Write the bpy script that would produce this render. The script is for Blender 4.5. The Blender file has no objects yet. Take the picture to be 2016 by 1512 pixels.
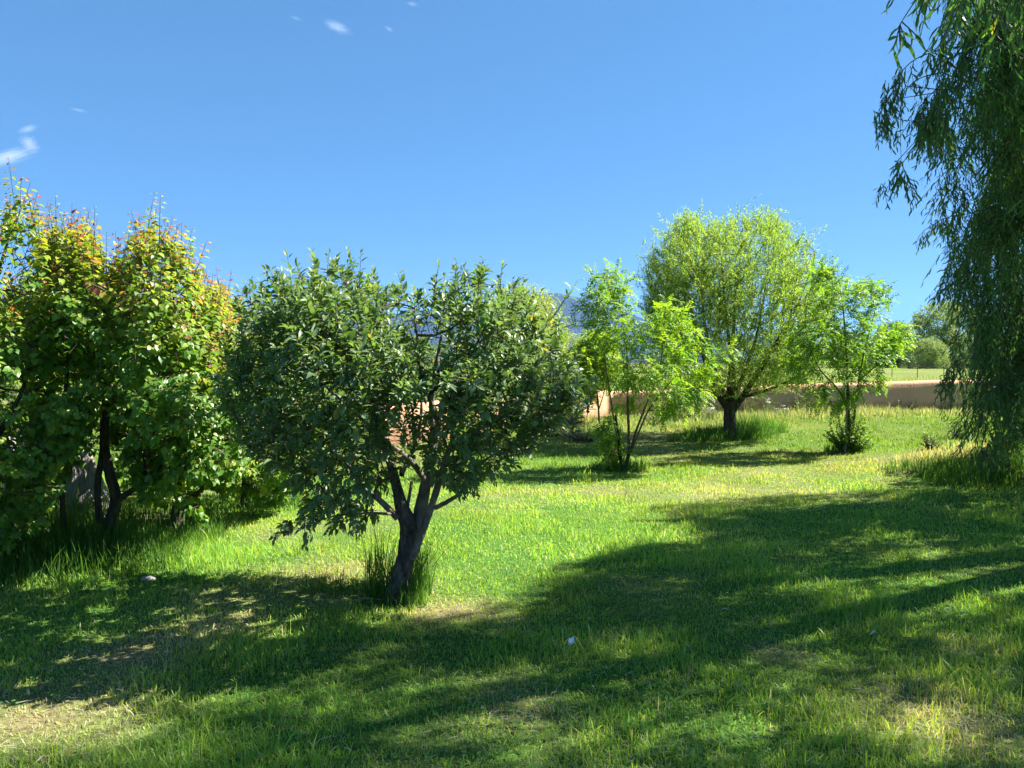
import bpy, math
import numpy as np

sc = bpy.context.scene
R = np.random.default_rng(11)

# ------------------------------------------------------------------ camera
F = 1467.0                       # focal length in photo pixels (2016 wide)
PITCH = math.radians(1.6)
CAM = np.array([0.0, 0.0, 1.6])
cd = bpy.data.cameras.new('camera')
cam = bpy.data.objects.new('camera', cd)
sc.collection.objects.link(cam)
cam.location = CAM
cam.rotation_euler = (math.pi / 2 - PITCH, 0, 0)
cd.sensor_width = 36
cd.lens = 36 * F / 2016
cd.clip_start = 0.05
cd.clip_end = 60000
sc.camera = cam

# ------------------------------------------------------------------ light
SUN_EL, SUN_AZ = math.radians(46), math.radians(17)      # azimuth from +X towards +Y
S = np.array([math.cos(SUN_EL) * math.cos(SUN_AZ), math.cos(SUN_EL) * math.sin(SUN_AZ), math.sin(SUN_EL)])
w = bpy.data.worlds.new('World')
sc.world = w
w.use_nodes = True
nt = w.node_tree
bg = nt.nodes['Background']
sky = nt.nodes.new('ShaderNodeTexSky')
sky.sky_type = 'NISHITA'
sky.sun_disc = False
sky.sun_elevation = SUN_EL
sky.sun_rotation = math.pi / 2 - SUN_AZ
sky.altitude = 2100
sky.air_density = 1.0
sky.dust_density = 0.0
sky.ozone_density = 8.0
wb = nt.nodes.new('ShaderNodeMix')            # white balance of the sky
wb.data_type, wb.blend_type = 'RGBA', 'MULTIPLY'
wb.inputs[0].default_value = 1
wb.inputs[7].default_value = (.225, .455, .645, 1)
sg = nt.nodes.new('ShaderNodeGamma')          # evens out the step from zenith to horizon
sg.inputs[1].default_value = .5
nt.links.new(sky.outputs[0], sg.inputs[0])
nt.links.new(sg.outputs[0], wb.inputs[6])
nt.links.new(wb.outputs[2], bg.inputs[0])
bg.inputs[1].default_value = 0.11
ld = bpy.data.lights.new('sun', 'SUN')
ld.energy = 4.4
ld.angle = math.radians(0.53)
ld.color = (1.0, 0.95, 0.86)
sun = bpy.data.objects.new('sun', ld)
sc.collection.objects.link(sun)
from mathutils import Vector
sun.rotation_euler = Vector(S).to_track_quat('Z', 'Y').to_euler()
sc.view_settings.view_transform = 'Standard'
sc.view_settings.look = 'None'
sc.view_settings.exposure = 2.38
sc.view_settings.gamma = 1.0
sc.view_settings.use_curve_mapping = False
sc.cycles.max_bounces = 12
sc.cycles.diffuse_bounces = 8
sc.cycles.transmission_bounces = 4
sc.cycles.volume_bounces = 0


# ------------------------------------------------------------------ maths
def sstep(a, b, x):
    t = np.clip((x - a) / (b - a), 0, 1)
    return t * t * (3 - 2 * t)


def nrm(v):
    return v / np.maximum(np.linalg.norm(v, axis=-1, keepdims=True), 1e-9)


def hash2(i, j, seed):
    h = np.sin(i * 127.1 + j * 311.7 + seed * 74.7) * 43758.5453
    return h - np.floor(h)


def vnoise(x, y, seed=0):
    xi, yi = np.floor(x), np.floor(y)
    u, v = x - xi, y - yi
    u, v = u * u * (3 - 2 * u), v * v * (3 - 2 * v)
    a, b = hash2(xi, yi, seed), hash2(xi + 1, yi, seed)
    c, d = hash2(xi, yi + 1, seed), hash2(xi + 1, yi + 1, seed)
    return a + (b - a) * u + (c - a) * v + (a - b - c + d) * u * v


def fbm(x, y, seed=0, octs=4):
    s, a, t = 0, 0.5, 0
    for o in range(octs):
        s = s + a * vnoise(x * 2 ** o, y * 2 ** o, seed + o * 13)
        t += a
        a *= 0.5
    return s / t


def noise3(p, scale, seed):
    r = np.random.default_rng(seed)
    s = 0
    for k in range(6):
        d = nrm(r.normal(size=3)) * scale * r.uniform(0.7, 1.5)
        s = s + np.sin(p @ d * 6.283 + r.uniform(0, 6.28))
    return s / 6


def gz(x, y):
    x, y = np.asarray(x, float), np.asarray(y, float)
    z = 0.12 * sstep(11, 22, y) + 0.73 * sstep(25, 110, y)
    z = z + 0.05 * (fbm(x * 0.5, y * 0.5, 3, 3) - 0.5) * (1 - sstep(60, 120, y))
    z = z + 0.26 * np.exp(-((x - 7.4) / 1.7) ** 2 - ((y - 11.6) / 1.8) ** 2)
    return z


def ray(px, py):
    x = (np.asarray(px, float) - 1008) / F
    y = (756 - np.asarray(py, float)) / F
    c, s = math.cos(PITCH), math.sin(PITCH)
    return np.stack([x, c + y * s, -s + y * c], -1)


def P(px, py, d):
    r = ray(px, py)
    return CAM + r * (np.asarray(d, float) / r[..., 1])[..., None]


def G(px, py):
    r = ray(px, py)
    z = 0.0
    p = None
    for _ in range(12):
        t = (z - CAM[2]) / r[..., 2]
        p = CAM + r * np.asarray(t)[..., None]
        z = gz(p[..., 0], p[..., 1])
    p[..., 2] = z
    return p


def proj(p):
    q = p - CAM
    c, s = math.cos(PITCH), math.sin(PITCH)
    f = q[..., 1] * c - q[..., 2] * s
    u = q[..., 1] * s + q[..., 2] * c
    f = np.where(np.abs(f) < 1e-3, 1e-3, f)
    return 1008 + F * q[..., 0] / f, 756 - F * u / f, f


def inpoly(poly, x, y):
    poly = np.asarray(poly, float)
    ins = np.zeros(np.shape(x), bool)
    n = len(poly)
    for i in range(n):
        x0, y0 = poly[i]
        x1, y1 = poly[(i + 1) % n]
        c = ((y0 > y) != (y1 > y)) & (x < (x1 - x0) * (y - y0) / (y1 - y0 + 1e-12) + x0)
        ins ^= c
    return ins


def edgedist(poly, x, y):
    poly = np.asarray(poly, float)
    d = np.full(np.shape(x), 1e9)
    n = len(poly)
    for i in range(n):
        a, b = poly[i], poly[(i + 1) % n]
        ab = b - a
        t = np.clip(((x - a[0]) * ab[0] + (y - a[1]) * ab[1]) / (ab @ ab + 1e-9), 0, 1)
        d = np.minimum(d, np.hypot(x - a[0] - t * ab[0], y - a[1] - t * ab[1]))
    return d


# ------------------------------------------------------------------ meshes
class MB:
    def __init__(self):
        self.V, self.C, self.F, self.n = [], [], {}, 0

    def add(self, V, faces, col=None):
        V = np.asarray(V, float).reshape(-1, 3)
        if len(V) == 0:
            return
        for f in faces:
            f = np.asarray(f, np.int64)
            if f.size:
                self.F.setdefault(f.shape[1], []).append(f + self.n)
        self.V.append(V)
        if col is None:
            col = np.ones((len(V), 3)) * 0.5
        self.C.append(np.broadcast_to(col, (len(V), 3)))
        self.n += len(V)

    def build(self, name, mat, parent=None, smooth=True, origin=None):
        V = np.concatenate(self.V).astype(np.float32)
        C = np.concatenate(self.C).astype(np.float32)
        if origin is not None:
            V = V - np.asarray(origin, np.float32)
        me = bpy.data.meshes.new(name)
        loops, starts, k0 = [], [], 0
        for k, fl in self.F.items():
            f = np.concatenate(fl)
            loops.append(f.ravel())
            starts.append(k0 + np.arange(len(f)) * k)
            k0 += f.size
        loops = np.concatenate(loops).astype(np.int32)
        starts = np.concatenate(starts).astype(np.int32)
        me.vertices.add(len(V))
        me.vertices.foreach_set('co', V.ravel())
        me.loops.add(len(loops))
        me.loops.foreach_set('vertex_index', loops)
        me.polygons.add(len(starts))
        me.polygons.foreach_set('loop_start', starts)
        if smooth:
            me.polygons.foreach_set('use_smooth', np.ones(len(starts), bool))
        at = me.attributes.new('Col', 'FLOAT_COLOR', 'POINT')
        at.data.foreach_set('color', np.concatenate([C, np.ones((len(C), 1), np.float32)], 1).ravel())
        me.update(calc_edges=True)
        me.materials.append(mat)
        o = bpy.data.objects.new(name, me)
        sc.collection.objects.link(o)
        if parent is not None:
            o.parent = parent
        elif origin is not None:
            o.location = origin
        return o


def tag(o, label=None, cat=None, group=None, kind=None):
    if label: o['label'] = label
    if cat: o['category'] = cat
    if group: o['group'] = group
    if kind: o['kind'] = kind
    return o


def thing(name, label, cat, loc, group=None):
    o = bpy.data.objects.new(name, None)
    o.empty_display_size = 0.2
    sc.collection.objects.link(o)
    o.location = loc
    return tag(o, label, cat, group)


def catmull(pts, rad, per=5):
    pts, rad = np.asarray(pts, float), np.asarray(rad, float)
    n = len(pts)
    if n < 3:
        t = np.linspace(0, 1, per + 1)[:, None]
        return pts[0] + (pts[1] - pts[0]) * t, rad[0] + (rad[1] - rad[0]) * t[:, 0]
    e = np.vstack([2 * pts[0] - pts[1], pts, 2 * pts[-1] - pts[-2]])
    out, ro = [], []
    for i in range(n - 1):
        p0, p1, p2, p3 = e[i:i + 4]
        for t in np.arange(per) / per:
            out.append(0.5 * (2 * p1 + (p2 - p0) * t + (2 * p0 - 5 * p1 + 4 * p2 - p3) * t * t + (3 * p1 - p0 - 3 * p2 + p3) * t ** 3))
            ro.append(rad[i] + (rad[i + 1] - rad[i]) * t)
    out.append(pts[-1]); ro.append(rad[-1])
    return np.array(out), np.array(ro)


def tube(mb, pts, rad, k=10, wob=0.0, col=None, per=5, raw=False, seed=0):
    if not raw:
        pts, rad = catmull(pts, rad, per)
    n = len(pts)
    tan = nrm(np.gradient(pts, axis=0))
    ref = np.array([0.31, -0.9, 0.12])
    e1 = nrm(np.cross(tan, ref)); e2 = np.cross(tan, e1)
    a = np.arange(k) / k * 2 * math.pi
    rr = np.ones((n, k)) * rad[:, None]
    if wob:
        q = np.random.default_rng(seed + n * 7 + int(abs(pts[0, 0]) * 999))
        base = q.normal(size=(1, k)) * 0.6 + q.normal(size=(n, k)) * 0.5
        rr = rr * (1 + wob * base)
    V = pts[:, None] + e1[:, None] * (np.cos(a) * rr)[..., None] + e2[:, None] * (np.sin(a) * rr)[..., None]
    i = np.arange(n - 1)[:, None] * k
    j = np.arange(k)[None]
    j2 = (j + 1) % k
    f = np.stack([i + j, i + j2, i + k + j2, i + k + j], -1).reshape(-1, 4)
    V = np.concatenate([V.reshape(-1, 3), pts[-1:] + tan[-1:] * rad[-1] * 0.5])
    top = (n - 1) * k
    cap = np.stack([top + j[0], top + j2[0], np.full(k, n * k)], -1)
    mb.add(V, [f, cap], col)


def frustums(mb, A, B, ra, rb, k=4, col=None):
    A, B = np.asarray(A, float), np.asarray(B, float)
    m = len(A)
    if m == 0:
        return
    ra = np.broadcast_to(ra, (m,)); rb = np.broadcast_to(rb, (m,))
    d = nrm(B - A)
    B = B + d * rb[:, None] * 0.6
    ref = np.where(np.abs(d[:, 2:3]) > 0.9, np.array([[1.0, 0, 0]]), np.array([[0, 0, 1.0]]))
    e1 = nrm(np.cross(d, ref)); e2 = np.cross(d, e1)
    a = np.arange(k) / k * 2 * math.pi
    ring = e1[:, None] * np.cos(a)[None, :, None] + e2[:, None] * np.sin(a)[None, :, None]
    V = np.concatenate([A[:, None] + ring * ra[:, None, None], B[:, None] + ring * rb[:, None, None]], 1)
    j = np.arange(k); j2 = (j + 1) % k
    f = np.stack([j, j2, k + j2, k + j], -1)
    f = (np.arange(m)[:, None, None] * 2 * k + f[None]).reshape(-1, 4)
    c = None
    if col is not None:
        c = np.repeat(np.broadcast_to(col, (m, 3)), 2 * k, axis=0)
    mb.add(V.reshape(-1, 3), [f], c)


# leaf templates: rows of (u along, v across, w lift), faces
T_OVATE = (np.array([(0, 0, 0), (.28, -.86, .10), (.28, 0, 0), (.28, .86, .10), (.64, -.74, .02), (.64, 0, -.07), (.64, .74, .02), (1, 0, -.22)]),
           [np.array([(0, 1, 2), (0, 2, 3), (4, 7, 5), (5, 7, 6)]), np.array([(1, 4, 5, 2), (2, 5, 6, 3)])])
T_HEART = (np.array([(0, 0, 0), (.16, -.8, .10), (.22, 0, .0), (.16, .8, .10), (.5, -.95, .05), (.55, 0, -.05), (.5, .95, .05), (1, 0, -.2)]),
           [np.array([(0, 1, 2), (0, 2, 3), (4, 7, 5), (5, 7, 6)]), np.array([(1, 4, 5, 2), (2, 5, 6, 3)])])
T_NARROW = (np.array([(0, 0, 0), (.3, -1, .03), (.3, 1, .03), (.68, -.8, -.04), (.68, .8, -.04), (1, 0, -.2)]),
            [np.array([(0, 1, 2), (3, 5, 4)]), np.array([(1, 3, 4, 2)])])
T_CURL = (np.array([(0, 0, 0), (.25, -.9, .1), (.25, .9, .1), (.55, -1, .12), (.55, 1, .12), (.82, -.6, .04), (.82, .6, .04), (1, 0, -.1)]),
          [np.array([(0, 1, 2), (5, 7, 6)]), np.array([(1, 3, 4, 2), (3, 5, 6, 4)])])
T_DIAM = (np.array([(0, 0, 0), (.45, -1, .08), (.45, 1, .08), (1, 0, -.08)]), [np.array([(0, 1, 3, 2)])])


def leaves(mb, T, base, axis, up, L, W, col):
    tv, tf = T
    axis = nrm(axis)
    up = nrm(up - axis * (up * axis).sum(-1, keepdims=True))
    side = np.cross(axis, up)
    m, k = len(base), len(tv)
    L = np.broadcast_to(L, (m,)); W = np.broadcast_to(W, (m,))
    V = (base[:, None] + axis[:, None] * (tv[None, :, 0:1] * L[:, None, None])
         + side[:, None] * (tv[None, :, 1:2] * W[:, None, None] * .5)
         + up[:, None] * (tv[None, :, 2:3] * L[:, None, None]))
    fs = [(np.arange(m)[:, None, None] * k + f[None]).reshape(-1, f.shape[1]) for f in tf]
    mb.add(V.reshape(-1, 3), fs, np.repeat(col, k, axis=0))


def shoots(S0, D, Ls, n, ang=0.95, droop=0.25, bend=0.12, tmin=0.12, jit=0.3, tipsize=0.65, L=0.07, W=0.035, rng=None):
    """leaf frames along shoots: pos, axis, up, size, t, shoot index, curve end points"""
    q = rng or R
    m = len(S0)
    j = np.arange(n)[None]
    t = tmin + (1 - tmin) * np.clip((j + 0.5 + q.uniform(-.4, .4, (m, n))) / n, 0, 1)
    g = np.array([0, 0, -1.0])
    tl = t[..., None] * Ls[:, None, None]
    pos = S0[:, None] + D[:, None] * tl + g * (bend * t ** 2 * Ls[:, None])[..., None]
    tan = nrm(D[:, None] + g * (2 * bend * t)[..., None])
    e1 = nrm(np.cross(tan, np.array([0.23, 0.11, 1.0]) + q.normal(size=(m, 1, 3)) * .05)); e2 = np.cross(tan, e1)
    phi = (j * 2.399 + q.uniform(0, 6.28, (m, 1)) + q.normal(size=(m, n)) * .4)[..., None]
    perp = e1 * np.cos(phi) + e2 * np.sin(phi)
    a = (ang * (1 - 0.35 * t) + q.normal(size=(m, n)) * .2)[..., None]
    axis = nrm(tan * np.cos(a) + perp * np.sin(a) + g * droop + q.normal(size=(m, n, 3)) * jit * .5)
    up = np.array([0, 0, 1.0]) + tan * .25 + perp * .1 + q.normal(size=(m, n, 3)) * jit
    sz = (1 - (1 - tipsize) * t ** 2) * q.uniform(.72, 1.15, (m, n))
    f = lambda v: v.reshape(-1, v.shape[-1])
    si = np.repeat(np.arange(m), n)
    end = S0 + D * Ls[:, None] + g * (bend * Ls)[:, None]
    mid = S0 + D * Ls[:, None] * .5 + g * (bend * .25 * Ls)[:, None]
    return dict(pos=f(pos), axis=f(axis), up=f(up), L=L * sz.ravel(), W=W * sz.ravel(), t=t.ravel(), si=si, mid=mid, end=end)


def stems(mb, S0, sh, r0, r1, k=3, col=None):
    frustums(mb, S0, sh['mid'], r0, (r0 + r1) / 2, k, col)
    frustums(mb, sh['mid'], sh['end'], (r0 + r1) / 2, r1, k, col)


def grow(nodes, targets, step=0.15, bow=0.12, pathw=0.0, rng=None):
    """join every target to the nearest node of the growing skeleton"""
    q = rng or R
    nodes = np.asarray(nodes, float)
    n0, m = len(nodes), len(targets)
    d0 = np.min(np.linalg.norm(targets[:, None] - nodes[None], axis=-1), axis=1)
    order = np.argsort(d0)
    cap = n0 + m * 14
    N = np.zeros((cap, 3)); N[:n0] = nodes
    par = np.full(cap, -1)
    pl = np.zeros(cap)
    n = n0
    tips = np.zeros(m, int)
    for ti in order:
        p = targets[ti]
        d = np.linalg.norm(N[:n] - p, axis=1)
        above = np.maximum(N[:n, 2] - p[2], 0)
        i = int(np.argmin(d + above * .7 + pathw * pl[:n]))
        D = d[i]
        k = int(np.clip(math.ceil(D / step), 1, 13))
        a = N[i].copy()
        off = np.array([0, 0, -bow * D]) + q.normal(size=3) * .06 * D
        last = i
        for s in range(1, k + 1):
            t = s / k
            x = a + (p - a) * t + off * (4 * t * (1 - t)) * .7
            if s < k:
                x = x + q.normal(size=3) * .03 * min(D, 1)
            if n >= cap:
                break
            N[n] = x; par[n] = last
            pl[n] = pl[last] + D / k
            last = n
            n += 1
        tips[ti] = last
    return N[:n], par[:n], tips


def skeleton(mb, N, par, n0, rtip=0.003, p=2.4, rmax=0.05, k=5, col=None):
    n = len(N)
    r = np.zeros(n)
    acc = np.zeros(n)
    for i in range(n - 1, n0 - 1, -1):
        r[i] = max(acc[i] ** (1 / p) if acc[i] > 0 else 0, rtip)
        acc[par[i]] += r[i] ** p
    r = np.minimum(r, rmax)
    i = np.arange(n0, n)
    pa = par[i]
    ra = np.where(pa < n0, np.minimum(r[i] * 1.15, rmax), np.minimum(r[pa], r[i] * 1.6))
    big = r[i] > rtip * 2.5
    frustums(mb, N[pa][big], N[i][big], ra[big], r[i][big], k + 1, col)
    frustums(mb, N[pa][~big], N[i][~big], ra[~big], r[i][~big], 3, col)


def sample_poly(poly, n, rng=None, keep=None):
    q = rng or R
    poly = np.asarray(poly, float)
    lo, hi = poly.min(0), poly.max(0)
    X, Y = np.zeros(0), np.zeros(0)
    while len(X) < n:
        x = q.uniform(lo[0], hi[0], n * 2); y = q.uniform(lo[1], hi[1], n * 2)
        ok = inpoly(poly, x, y)
        if keep is not None:
            ok &= q.uniform(size=len(x)) < keep(x, y)
        X = np.concatenate([X, x[ok]]); Y = np.concatenate([Y, y[ok]])
    return X[:n], Y[:n]


def crown_points(poly, n, d0, thick, ref=None, rng=None, keep=None, shell=0.7):
    """points filling a rounded body whose outline from the lens is poly, at depth d0, thick metres half deep"""
    q = rng or R
    x, y = sample_poly(poly, n, q, keep)
    e = edgedist(poly, x, y)
    ref = ref or (e.max() * .9)
    s = np.sqrt(np.clip(e / ref, 0, 1) * (2 - np.clip(e / ref, 0, 1)))
    u = q.uniform(-1, 1, n)
    u = np.sign(u) * np.abs(u) ** shell
    return P(x, y, d0 + u * thick * (0.12 + .88 * s)), e


# ------------------------------------------------------------------ materials
def new_mat(name):
    m = bpy.data.materials.new(name)
    m.use_nodes = True
    m.node_tree.nodes.clear()
    return m, m.node_tree


def node(nt, t, **kw):
    n = nt.nodes.new(t)
    for k, v in kw.items():
        setattr(n, k, v)
    return n


def leaf_mat(name, trans=0.45, tint=(1.5, 1.35, .5), rough=0.45, spec=0.35, under=None):
    m, nt = new_mat(name)
    out = node(nt, 'ShaderNodeOutputMaterial')
    at = node(nt, 'ShaderNodeAttribute', attribute_name='Col')
    pb = node(nt, 'ShaderNodeBsdfPrincipled')
    pb.inputs['Roughness'].default_value = rough
    pb.inputs['Specular IOR Level'].default_value = spec
    col = at.outputs['Color']
    if under:
        ge = node(nt, 'ShaderNodeNewGeometry')
        mx = node(nt, 'ShaderNodeMix', data_type='RGBA')
        nt.links.new(ge.outputs['Backfacing'], mx.inputs[0])
        nt.links.new(col, mx.inputs[6])
        mx.inputs[7].default_value = (*under, 1)
        col = mx.outputs[2]
    nt.links.new(col, pb.inputs['Base Color'])
    tr = node(nt, 'ShaderNodeBsdfTranslucent')
    mu = node(nt, 'ShaderNodeMix', data_type='RGBA', blend_type='MULTIPLY')
    mu.inputs[0].default_value = 1
    nt.links.new(at.outputs['Color'], mu.inputs[6])
    mu.inputs[7].default_value = (*tint, 1)
    nt.links.new(mu.outputs[2], tr.inputs['Color'])
    ms = node(nt, 'ShaderNodeMixShader')
    ms.inputs[0].default_value = trans
    nt.links.new(pb.outputs[0], ms.inputs[1])
    nt.links.new(tr.outputs[0], ms.inputs[2])
    nt.links.new(ms.outputs[0], out.inputs[0])
    return m


def bark_mat(name, c1, c2, scale=18, stretch=0.25, bump=0.5, rough=0.9):
    m, nt = new_mat(name)
    out = node(nt, 'ShaderNodeOutputMaterial')
    pb = node(nt, 'ShaderNodeBsdfPrincipled')
    pb.inputs['Roughness'].default_value = rough
    pb.inputs['Specular IOR Level'].default_value = 0.15
    tc = node(nt, 'ShaderNodeTexCoord')
    mp = node(nt, 'ShaderNodeMapping')
    mp.inputs['Scale'].default_value = (1, 1, stretch)
    nt.links.new(tc.outputs['Object'], mp.inputs[0])
    n1 = node(nt, 'ShaderNodeTexNoise')
    n1.inputs['Scale'].default_value = scale
    n1.inputs['Detail'].default_value = 8
    n1.inputs['Roughness'].default_value = .7
    vo = node(nt, 'ShaderNodeTexVoronoi', feature='DISTANCE_TO_EDGE')
    vo.inputs['Scale'].default_value = scale * 1.7
    for n in (n1, vo):
        nt.links.new(mp.outputs[0], n.inputs['Vector'])
    ramp = node(nt, 'ShaderNodeValToRGB')
    ramp.color_ramp.elements[0].position = .32
    ramp.color_ramp.elements[0].color = (*c1, 1)
    ramp.color_ramp.elements[1].position = .68
    ramp.color_ramp.elements[1].color = (*c2, 1)
    nt.links.new(n1.outputs['Fac'], ramp.inputs[0])
    nt.links.new(ramp.outputs[0], pb.inputs['Base Color'])
    ad = node(nt, 'ShaderNodeMath', operation='MULTIPLY_ADD')
    nt.links.new(vo.outputs['Distance'], ad.inputs[0])
    ad.inputs[1].default_value = 2.0
    nt.links.new(n1.outputs['Fac'], ad.inputs[2])
    bu = node(nt, 'ShaderNodeBump')
    bu.inputs['Strength'].default_value = bump
    bu.inputs['Distance'].default_value = .03
    nt.links.new(ad.outputs[0], bu.inputs['Height'])
    nt.links.new(bu.outputs[0], pb.inputs['Normal'])
    nt.links.new(pb.outputs[0], out.inputs[0])
    return m


def noise_mat(name, stops, scale=5, rough=.9, bump=.2, bdist=.01, detail=8, spec=.2):
    m, nt = new_mat(name)
    out = node(nt, 'ShaderNodeOutputMaterial')
    pb = node(nt, 'ShaderNodeBsdfPrincipled')
    pb.inputs['Roughness'].default_value = rough
    pb.inputs['Specular IOR Level'].default_value = spec
    tc = node(nt, 'ShaderNodeTexCoord')
    n1 = node(nt, 'ShaderNodeTexNoise')
    n1.inputs['Scale'].default_value = scale
    n1.inputs['Detail'].default_value = detail
    n1.inputs['Roughness'].default_value = .65
    nt.links.new(tc.outputs['Object'], n1.inputs['Vector'])
    ramp = node(nt, 'ShaderNodeValToRGB')
    el = ramp.color_ramp.elements
    el[0].position, el[0].color = stops[0][0], (*stops[0][1], 1)
    el[1].position, el[1].color = stops[-1][0], (*stops[-1][1], 1)
    for p, c in stops[1:-1]:
        e = el.new(p); e.color = (*c, 1)
    nt.links.new(n1.outputs['Fac'], ramp.inputs[0])
    nt.links.new(ramp.outputs[0], pb.inputs['Base Color'])
    n2 = node(nt, 'ShaderNodeTexNoise')
    n2.inputs['Scale'].default_value = scale * 6
    n2.inputs['Detail'].default_value = 6
    nt.links.new(tc.outputs['Object'], n2.inputs['Vector'])
    bu = node(nt, 'ShaderNodeBump')
    bu.inputs['Strength'].default_value = bump
    bu.inputs['Distance'].default_value = bdist
    nt.links.new(n2.outputs['Fac'], bu.inputs['Height'])
    nt.links.new(bu.outputs[0], pb.inputs['Normal'])
    nt.links.new(pb.outputs[0], out.inputs[0])
    return m


M_APPLE = leaf_mat('apple_leaf', .36, (1.6, 1.5, .5), .45, .35, under=(.13, .20, .09))
M_APRI = leaf_mat('apricot_leaf', .48, (1.5, 1.35, .45), .4, .35)
M_LOCUST = leaf_mat('locust_leaf', .5, (1.5, 1.35, .4), .5, .3)
M_WILLOW = leaf_mat('globe_willow_leaf', .52, (1.45, 1.4, .5), .65, .15)
M_WEEP = leaf_mat('weeping_leaf', .38, (1.5, 1.5, .45), .55, .18, under=(.11, .19, .07))
M_GRASS = leaf_mat('grass_blade', .5, (1.5, 1.35, .55), .5, .3)
M_FAR = leaf_mat('far_leaf', .35, (1.3, 1.25, .6), .6, .2)
M_BUSH = leaf_mat('bush_leaf', .4, (1.4, 1.3, .5), .5, .3)
M_BARK = bark_mat('apple_bark', (.022, .019, .018), (.17, .145, .13), 26, .3, 1.0)
M_LIMB = bark_mat('smooth_limb_bark', (.06, .05, .045), (.21, .175, .155), 16, .5, .4)
M_DARKBARK = bark_mat('dark_bark', (.022, .018, .015), (.12, .095, .075), 22, .25, .9)
M_TWIG = bark_mat('twig_bark', (.05, .038, .028), (.13, .10, .07), 12, .6, .2)
M_GREENTWIG = bark_mat('willow_twig', (.15, .14, .06), (.27, .25, .11), 12, .6, .2)
M_GREYWOOD = bark_mat('weathered_wood', (.12, .11, .10), (.42, .39, .36), 25, .08, .7)


# ------------------------------------------------------------------ ground
DRY = [  # photo px, py, radius m, dryness
    (130, 1405, .42, .9), (260, 1285, .22, .9), (440, 1228, .2, .8), (860, 1205, .2, 1.0), (1530, 1285, .18, .7),
    (1450, 935, 2.2, .28), (1250, 870, 1.6, .4), (1860, 905, .8, .7), (1040, 1390, .35, .5), (1860, 1430, .35, .7),
    (290, 1030, .5, .8), (620, 1140, .5, .5), (1550, 950, 1.6, .2), (80, 1290, .25, .3), (1900, 1270, .3, .5), (1320, 860, 1.2, .6),
    (960, 1195, .3, .5), (640, 1040, .4, .45), (1620, 845, 2.0, .2)]
DRYG = [(G(a, b)[:2], r, v) for a, b, r, v in DRY]
LUSH = [(G(a, b)[:2], r, v) for a, b, r, v in [
    (300, 1110, .7, 1), (1100, 900, 1.2, .9), (1700, 1150, .8, .5), (1150, 1050, .8, .5), (1500, 1150, .35, .7), (1200, 1100, .35, .8), (560, 1400, .5, .5),
    (1600, 870, 1.0, .6), (1750, 830, 2.0, .6), (1960, 950, .6, .9)]]


def dryness(x, y):
    d = (fbm(x * .55, y * .55, 21, 4) - .5) * 1.1 + .5 * (fbm(x * 2.6, y * 2.6, 5, 3) - .5) + .10
    for c, r, v in DRYG:
        d = d + .8 * v * np.exp(-(((x - c[0]) ** 2 + (y - c[1]) ** 2) / r ** 2))
    for c, r, v in LUSH:
        d = d - v * np.exp(-(((x - c[0]) ** 2 + (y - c[1]) ** 2) / r ** 2))
    return np.clip(d, 0, 1)


def lerp3(a, b, t):
    return np.asarray(a) + (np.asarray(b) - np.asarray(a)) * np.asarray(t)[..., None]


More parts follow.
